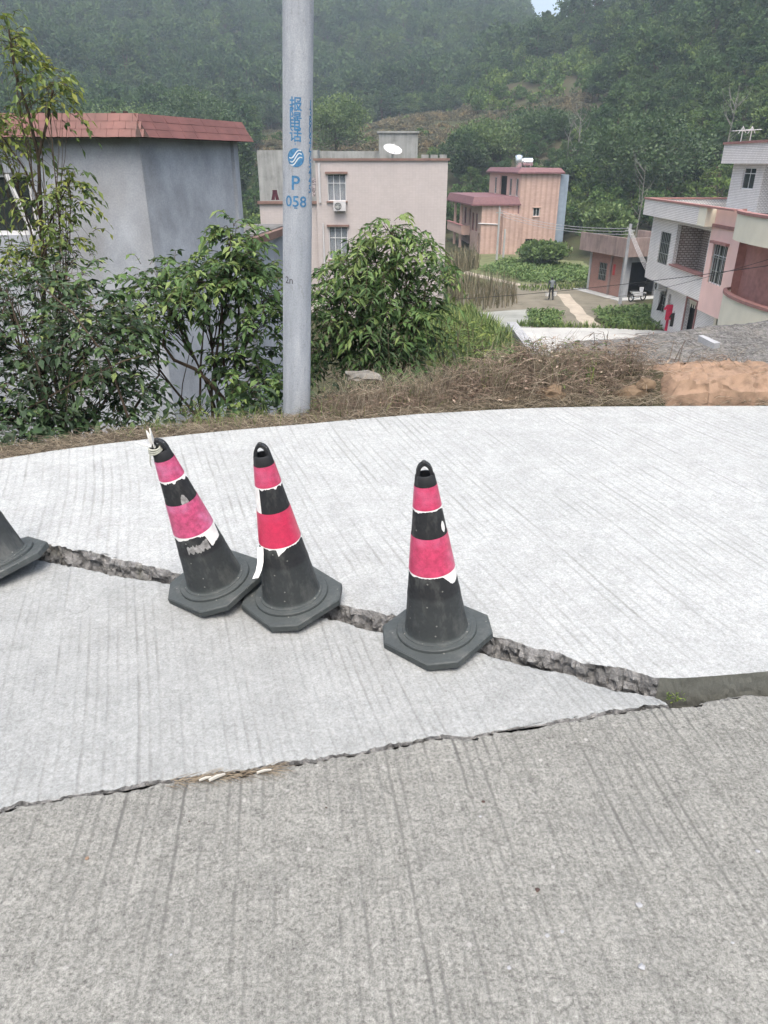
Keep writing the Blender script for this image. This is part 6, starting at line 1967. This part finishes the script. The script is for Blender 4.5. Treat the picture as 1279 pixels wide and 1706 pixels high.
def crown_mesh(name, mat, H, Rr, nclump, per, ls, trunk=.35, seed=0, shape='round'):
    random.seed(seed)
    lm = MB()
    cl = []
    for _ in range(nclump):
        while True:
            v = Vector((rnd(-1, 1), rnd(-1, 1), rnd(-1, 1)))
            if .35 < v.length < 1: break
        if shape == 'round': p = Vector((v.x * Rr, v.y * Rr, H * (trunk + (1 - trunk) * (.5 + .5 * v.z)))); cr = Rr * .36
        elif shape == 'tall': p = Vector((v.x * Rr * (1 - .35 * abs(v.z)), v.y * Rr * (1 - .35 * abs(v.z)), H * (trunk + (1 - trunk) * (.5 + .5 * v.z)))); cr = Rr * .42
        else: p = Vector((v.x * Rr, v.y * Rr, H * (.15 + .6 * abs(v.z)))); cr = Rr * .35
        cl.append((p, cr * rnd(.55, 1.35), rnd(0, 1)))
    for p, cr, t in cl:
        for _ in range(per):
            v = Vector((random.gauss(0, 1), random.gauss(0, 1), random.gauss(0, 1))).normalized() * cr * random.random() ** .4
            v.z *= .75
            q = p + v
            d = (v + Vector((rnd(-.5, .5), rnd(-.5, .5), rnd(-.1, .8))) * cr).normalized()
            s = d.orthogonal().normalized() if rnd(0, 1) < .5 else d.cross(Vector((0, 0, 1)) + d.orthogonal()).normalized()
            L, w = ls * rnd(.6, 1.4), ls * rnd(.3, .55)
            b = len(lm.v)
            lm.v += [tuple(q - d * L * .5), tuple(q + s * w), tuple(q + d * L * .5), tuple(q - s * w)]
            lm.f.append((b, b + 1, b + 2, b + 3)); lm.t.append(min(1, max(0, .1 + t * .5 + rnd(0, .25) + .15 * v.z / cr)))  # upper side of each clump tinted paler, top light put into the colour
    me = lm.mesh(name, mat)
    tb = MB()
    tb.tube([(0, 0, -.8), (rnd(-.1, .1), rnd(-.1, .1), H * .35), (rnd(-.3, .3), rnd(-.3, .3), H * .8)], [H * .013, H * .010, H * .004], 6)
    for p, cr, t in cl[:10]:
        tb.tube([(0, 0, H * rnd(.25, .5)), tuple(p * .6 + Vector((0, 0, H * .2))), tuple(p)], [H * .008, H * .005, H * .002], 4, False)
    return me, tb.mesh(name + '_wood', M['bark'])

def join_tree(name, a, b):
    """crown and wood as one mesh with two materials, source for instancing"""
    bm = bmesh.new(); bm.from_mesh(a); n = len(bm.faces)
    bm.from_mesh(b)
    bm.faces.ensure_lookup_table()
    for f in bm.faces[n:]: f.material_index = 1
    me = bpy.data.meshes.new(name); bm.to_mesh(me); bm.free()
    me.materials.append(a.materials[0]); me.materials.append(b.materials[0])
    return me

KINDS_ = [join_tree('far_tree', *crown_mesh('k0', M['f1'], 8, 3.0, 34, 34, .5, .3, 11)),
          join_tree('far_tree', *crown_mesh('k1', M['f1'], 9, 3.4, 36, 34, .55, .25, 12)),
          join_tree('far_tree', *crown_mesh('k2', M['f2'], 8, 2.7, 34, 34, .48, .2, 13)),
          join_tree('far_tree', *crown_mesh('k3', M['f1'], 13, 2.0, 30, 30, .5, .35, 14, 'tall')),
          join_tree('far_tree', *crown_mesh('k4', M['f2'], 2.2, 1.7, 14, 20, .35, .1, 15, 'bush')),
          join_tree('far_tree', *crown_mesh('k5', M['f3'], 1.6, 1.7, 12, 20, .32, .1, 16, 'bush'))]

random.seed(21)
PTS = [[] for _ in KINDS_]
def invpx(az): return tan(az) * 1.11 * FPX + 639.5
def place(d, az):
    x, y = d * sin(az), d * cos(az)
    px = invpx(az)
    if d < 108 and 745 < px < 935: return None, 1.0
    n1 = nz(x / 40, y / 40, 2)
    k, sc = None, 1.0
    clearing = 146 < d < 238 and 430 < px < 985 - 40 * n1
    if clearing:
        r = rnd(0, 1)
        if px > 790 + 60 * n1 and d > 185: k, sc = (4, rnd(1.1, 2.0)) if r < .88 else ((2, rnd(.35, .6)) if r < .92 else (None, 1))
        else: k, sc = (5, rnd(.6, 1.1)) if r < .95 else ((4, rnd(.6, 1.2)) if r < .99 else (None, 1))
    elif d < 118:
        r = rnd(0, 1)
        k, sc = (4, rnd(.8, 1.7)) if r < .5 else ((5, rnd(.7, 1.4)) if r < .7 else (2, rnd(.35, .7)))
    else:
        r = rnd(0, 1) + .25 * n1
        hs = (.36 if 400 < px < 960 else .62) if d < 165 else (.9 if d < 260 else 1.45)
        if d > 250 and px > 880 and r > .45: k, sc = 3, rnd(.75, 1.25)
        elif r < .38: k, sc = 0, rnd(.55, 1.35) * hs
        elif r < .68: k, sc = 1, rnd(.6, 1.35) * hs
        elif r < .9: k, sc = 2, rnd(.7, 1.3) * hs
        else: k, sc = 3, rnd(.55, .95) * hs
    return k, sc
d = 97.0
while d < 640:
    step = 2.6 if d < 120 else 3.4 if d < 170 else (4.2 if d < 260 else 6.6)
    az = R(-37)
    while az < R(37):
        dd = d + rnd(-.5, .5) * step; aa = az + rnd(-.5, .5) * step / d
        k, sc = place(dd, aa)
        if k is not None:
            x, y = dd * sin(aa), dd * cos(aa)
            PTS[k].append((x, y, height(x, y) - .2, sc, rnd(0, 2 * pi)))
            if k == 5 and dd > 140:
                for _ in range(3):
                    x2, y2 = x + rnd(-2.2, 2.2), y + rnd(-2.2, 2.2)
                    PTS[5].append((x2, y2, height(x2, y2) - .2, sc * rnd(.6, 1.1), rnd(0, 2 * pi)))
        az += step / d
    d += step

def scatter_object(name, src_me, pts, label, cat):
    src = bpy.data.objects.new('far_tree_source', src_me)
    me = bpy.data.meshes.new(name)
    me.from_pydata([p[:3] for p in pts], [], [])
    a = me.attributes.new('sc', 'FLOAT_VECTOR', 'POINT'); a.data.foreach_set('vector', [c for p in pts for c in (p[3] * rnd(.85, 1.15), p[3] * rnd(.85, 1.15), p[3])])
    a = me.attributes.new('rot', 'FLOAT_VECTOR', 'POINT'); a.data.foreach_set('vector', [c for p in pts for c in (rnd(-.06, .06), rnd(-.06, .06), p[4])])
    o = bpy.data.objects.new(name, me); C.objects.link(o)
    ng = bpy.data.node_groups.new(name + '_scatter', 'GeometryNodeTree')
    ng.interface.new_socket('Geometry', in_out='INPUT', socket_type='NodeSocketGeometry')
    ng.interface.new_socket('Geometry', in_out='OUTPUT', socket_type='NodeSocketGeometry')
    gi, go = ng.nodes.new('NodeGroupInput'), ng.nodes.new('NodeGroupOutput')
    oi = ng.nodes.new('GeometryNodeObjectInfo'); oi.inputs['Object'].default_value = src; oi.inputs['As Instance'].default_value = True
    ip = ng.nodes.new('GeometryNodeInstanceOnPoints')
    def na(nm):
        n = ng.nodes.new('GeometryNodeInputNamedAttribute'); n.data_type = 'FLOAT_VECTOR'; n.inputs['Name'].default_value = nm
        return n.outputs['Attribute']
    L = ng.links.new
    L(gi.outputs[0], ip.inputs['Points']); L(oi.outputs['Geometry'], ip.inputs['Instance'])
    L(na('sc'), ip.inputs['Scale']); L(na('rot'), ip.inputs['Rotation']); L(ip.outputs[0], go.inputs[0])
    o.modifiers.new('scatter', 'NODES').node_group = ng
    return tag(o, label, cat, kind='stuff')
LAB = [('forest', 'dark broadleaf forest covering the hillsides', 'forest'), ('forest', 'large crowned forest trees spread over the hills', 'forest'), ('forest', 'yellow green bamboo like woods on the hills', 'forest'),
       ('forest', 'tall slender trees high on the far slopes', 'forest'), ('undergrowth', 'green bushes and scrub on the lower hills', 'scrub'), ('undergrowth', 'dry brown brush on the cleared hillside', 'brush')]
for me_, pts, (nm, lab, cat) in zip(KINDS_, PTS, LAB):
    if pts: scatter_object(nm, me_, pts, lab, cat)

# single trees at the hill foot that can be told apart
M['t1'] = leafmat('tree_leaf', ((0.0, (0.020, 0.040, 0.018)), (0.5, (0.044, 0.082, 0.030)), (1.0, (0.09, 0.14, 0.048))), .55, .2)
M['t2'] = leafmat('pale_tree_leaf', ((0.0, (0.036, 0.066, 0.026)), (0.5, (0.09, 0.145, 0.045)), (1.0, (0.165, 0.22, 0.07))), .55, .2)
def tree(px, ytop, ybot, wpx, y, mat, label, seed, trunk=.22):
    p0, p1 = at_y(px, ybot, y), at_y(px, ytop, y)
    zb = height(p0.x, y) - .2
    H = p1.z - zb
    Rr = wpx / 2 * y / ray(px, (ytop + ybot) / 2)[1] / FPX
    a, b = crown_mesh('crown', mat, H, Rr, 120, 70, .36, max(trunk, (p0.z - zb) / H), seed)
    t = empty('tree', (p0.x, y, zb)); tag(t, label, 'tree', 'trees at the foot of the hill')
    inst('crown', a, t); inst('trunk', b, t)
TREES = [(1055, 192, 375, 170, 100, 't1', 'largest round dark tree at the hill foot above the brick house'),
         (1130, 225, 330, 90, 106, 't1', 'dark tree between the largest tree and the penthouse'),
         (955, 265, 345, 70, 112, 't1', 'small dark tree left of the largest tree'),
         (895, 190, 285, 120, 140, 't1', 'broad dark tree on the slope above the orange house'),
         (810, 205, 300, 110, 135, 't2', 'lighter green tree behind the orange house'),
         (775, 222, 300, 70, 130, 't1', 'dark tree directly right of the beige house roof'),
         (1235, 160, 260, 90, 120, 't2', 'green tree behind the penthouse roof'),
         (1280, 170, 250, 60, 100, 't2', 'yellowish green tree at the right edge behind the penthouse'),
         (960, 335, 385, 60, 98, 't2', 'low bushy tree right of the orange house'),
         (1010, 345, 395, 70, 84, 't2', 'bright low tree behind the brick house roof'),
         (905, 408, 428, 66, 78, 't2', 'grey green bush in front of the orange house'),
         (390, 200, 330, 70, 120, 't1', 'dark tree behind the right end of the grey house'),
         (330, 160, 240, 130, 150, 't1', 'wide dark tree above the red tiled eave'),
         (215, 185, 260, 130, 140, 't2', 'green tree above the middle of the grey house roof'),
         (110, 165, 250, 120, 140, 't1', 'dark tree above the grey house roof behind the sapling'),
         (560, 160, 245, 100, 150, 't2', 'green tree on the slope right behind the utility pole')]
for i, (px, a, b, w, y, m, lab) in enumerate(TREES): tree(px, a, b, w, y, M[m], lab, 100 + i)
def bare_tree(px, ytop, ybot, y, label, seed):
    random.seed(seed)
    p0 = at_y(px, ybot, y); zb = height(p0.x, y) - .2
    H = at_y(px, ytop, y).z - zb
    t = empty('bare_tree', (p0.x, y, zb)); tag(t, label, 'tree', 'bare pale trees')
    mb = MB()
    mb.tube([(0, 0, 0), (rnd(-.2, .2), 0, H * .5), (rnd(-.4, .4), 0, H)], [H * .010, H * .007, H * .002], 6); mb.build('trunk', M['greybark'], t)
    mb = MB()
    for k in range(14):
        z = H * rnd(.35, .95); a = rnd(0, 2 * pi); L = H * rnd(.12, .3)
        mb.tube([(0, 0, z), (cos(a) * L * .5, sin(a) * L * .5, z + L * .5), (cos(a) * L * .7, sin(a) * L * .7, z + L)], [H * .0035, H * .0025, H * .001], 4, False)
    mb.build('branches', M['greybark'], t)
for i, (px, a, b, y, lab) in enumerate(((962, 170, 250, 118, 'bare pale tree in front of the dark slope right of centre'), (1213, 155, 235, 105, 'bare pale tree behind the roof antennas'), (1065, 275, 345, 88, 'thin bare tree in front of the largest tree'), (948, 190, 240, 125, 'second bare tree left of the other in front of the dark slope'))):
    bare_tree(px, a, b, y, lab, 300 + i)

# ------------------------------------------------------------------ air
hz = MB(); hz.box(-2800, 2800, -2800, 3000, -30, 420)
ho = hz.build('haze', None)
hm = bpy.data.materials.new('haze_air'); hm.use_nodes = True
hm.node_tree.nodes.clear()
o_ = hm.node_tree.nodes.new('ShaderNodeOutputMaterial')
v_ = hm.node_tree.nodes.new('ShaderNodeVolumePrincipled')
v_.inputs['Color'].default_value = (0.74, 0.87, 1.0, 1)
v_.inputs['Density'].default_value = 0.0006
v_.inputs['Anisotropy'].default_value = 0.2
hm.node_tree.links.new(v_.outputs[0], o_.inputs['Volume'])
ho.data.materials.append(hm)
tag(ho, kind='stuff')
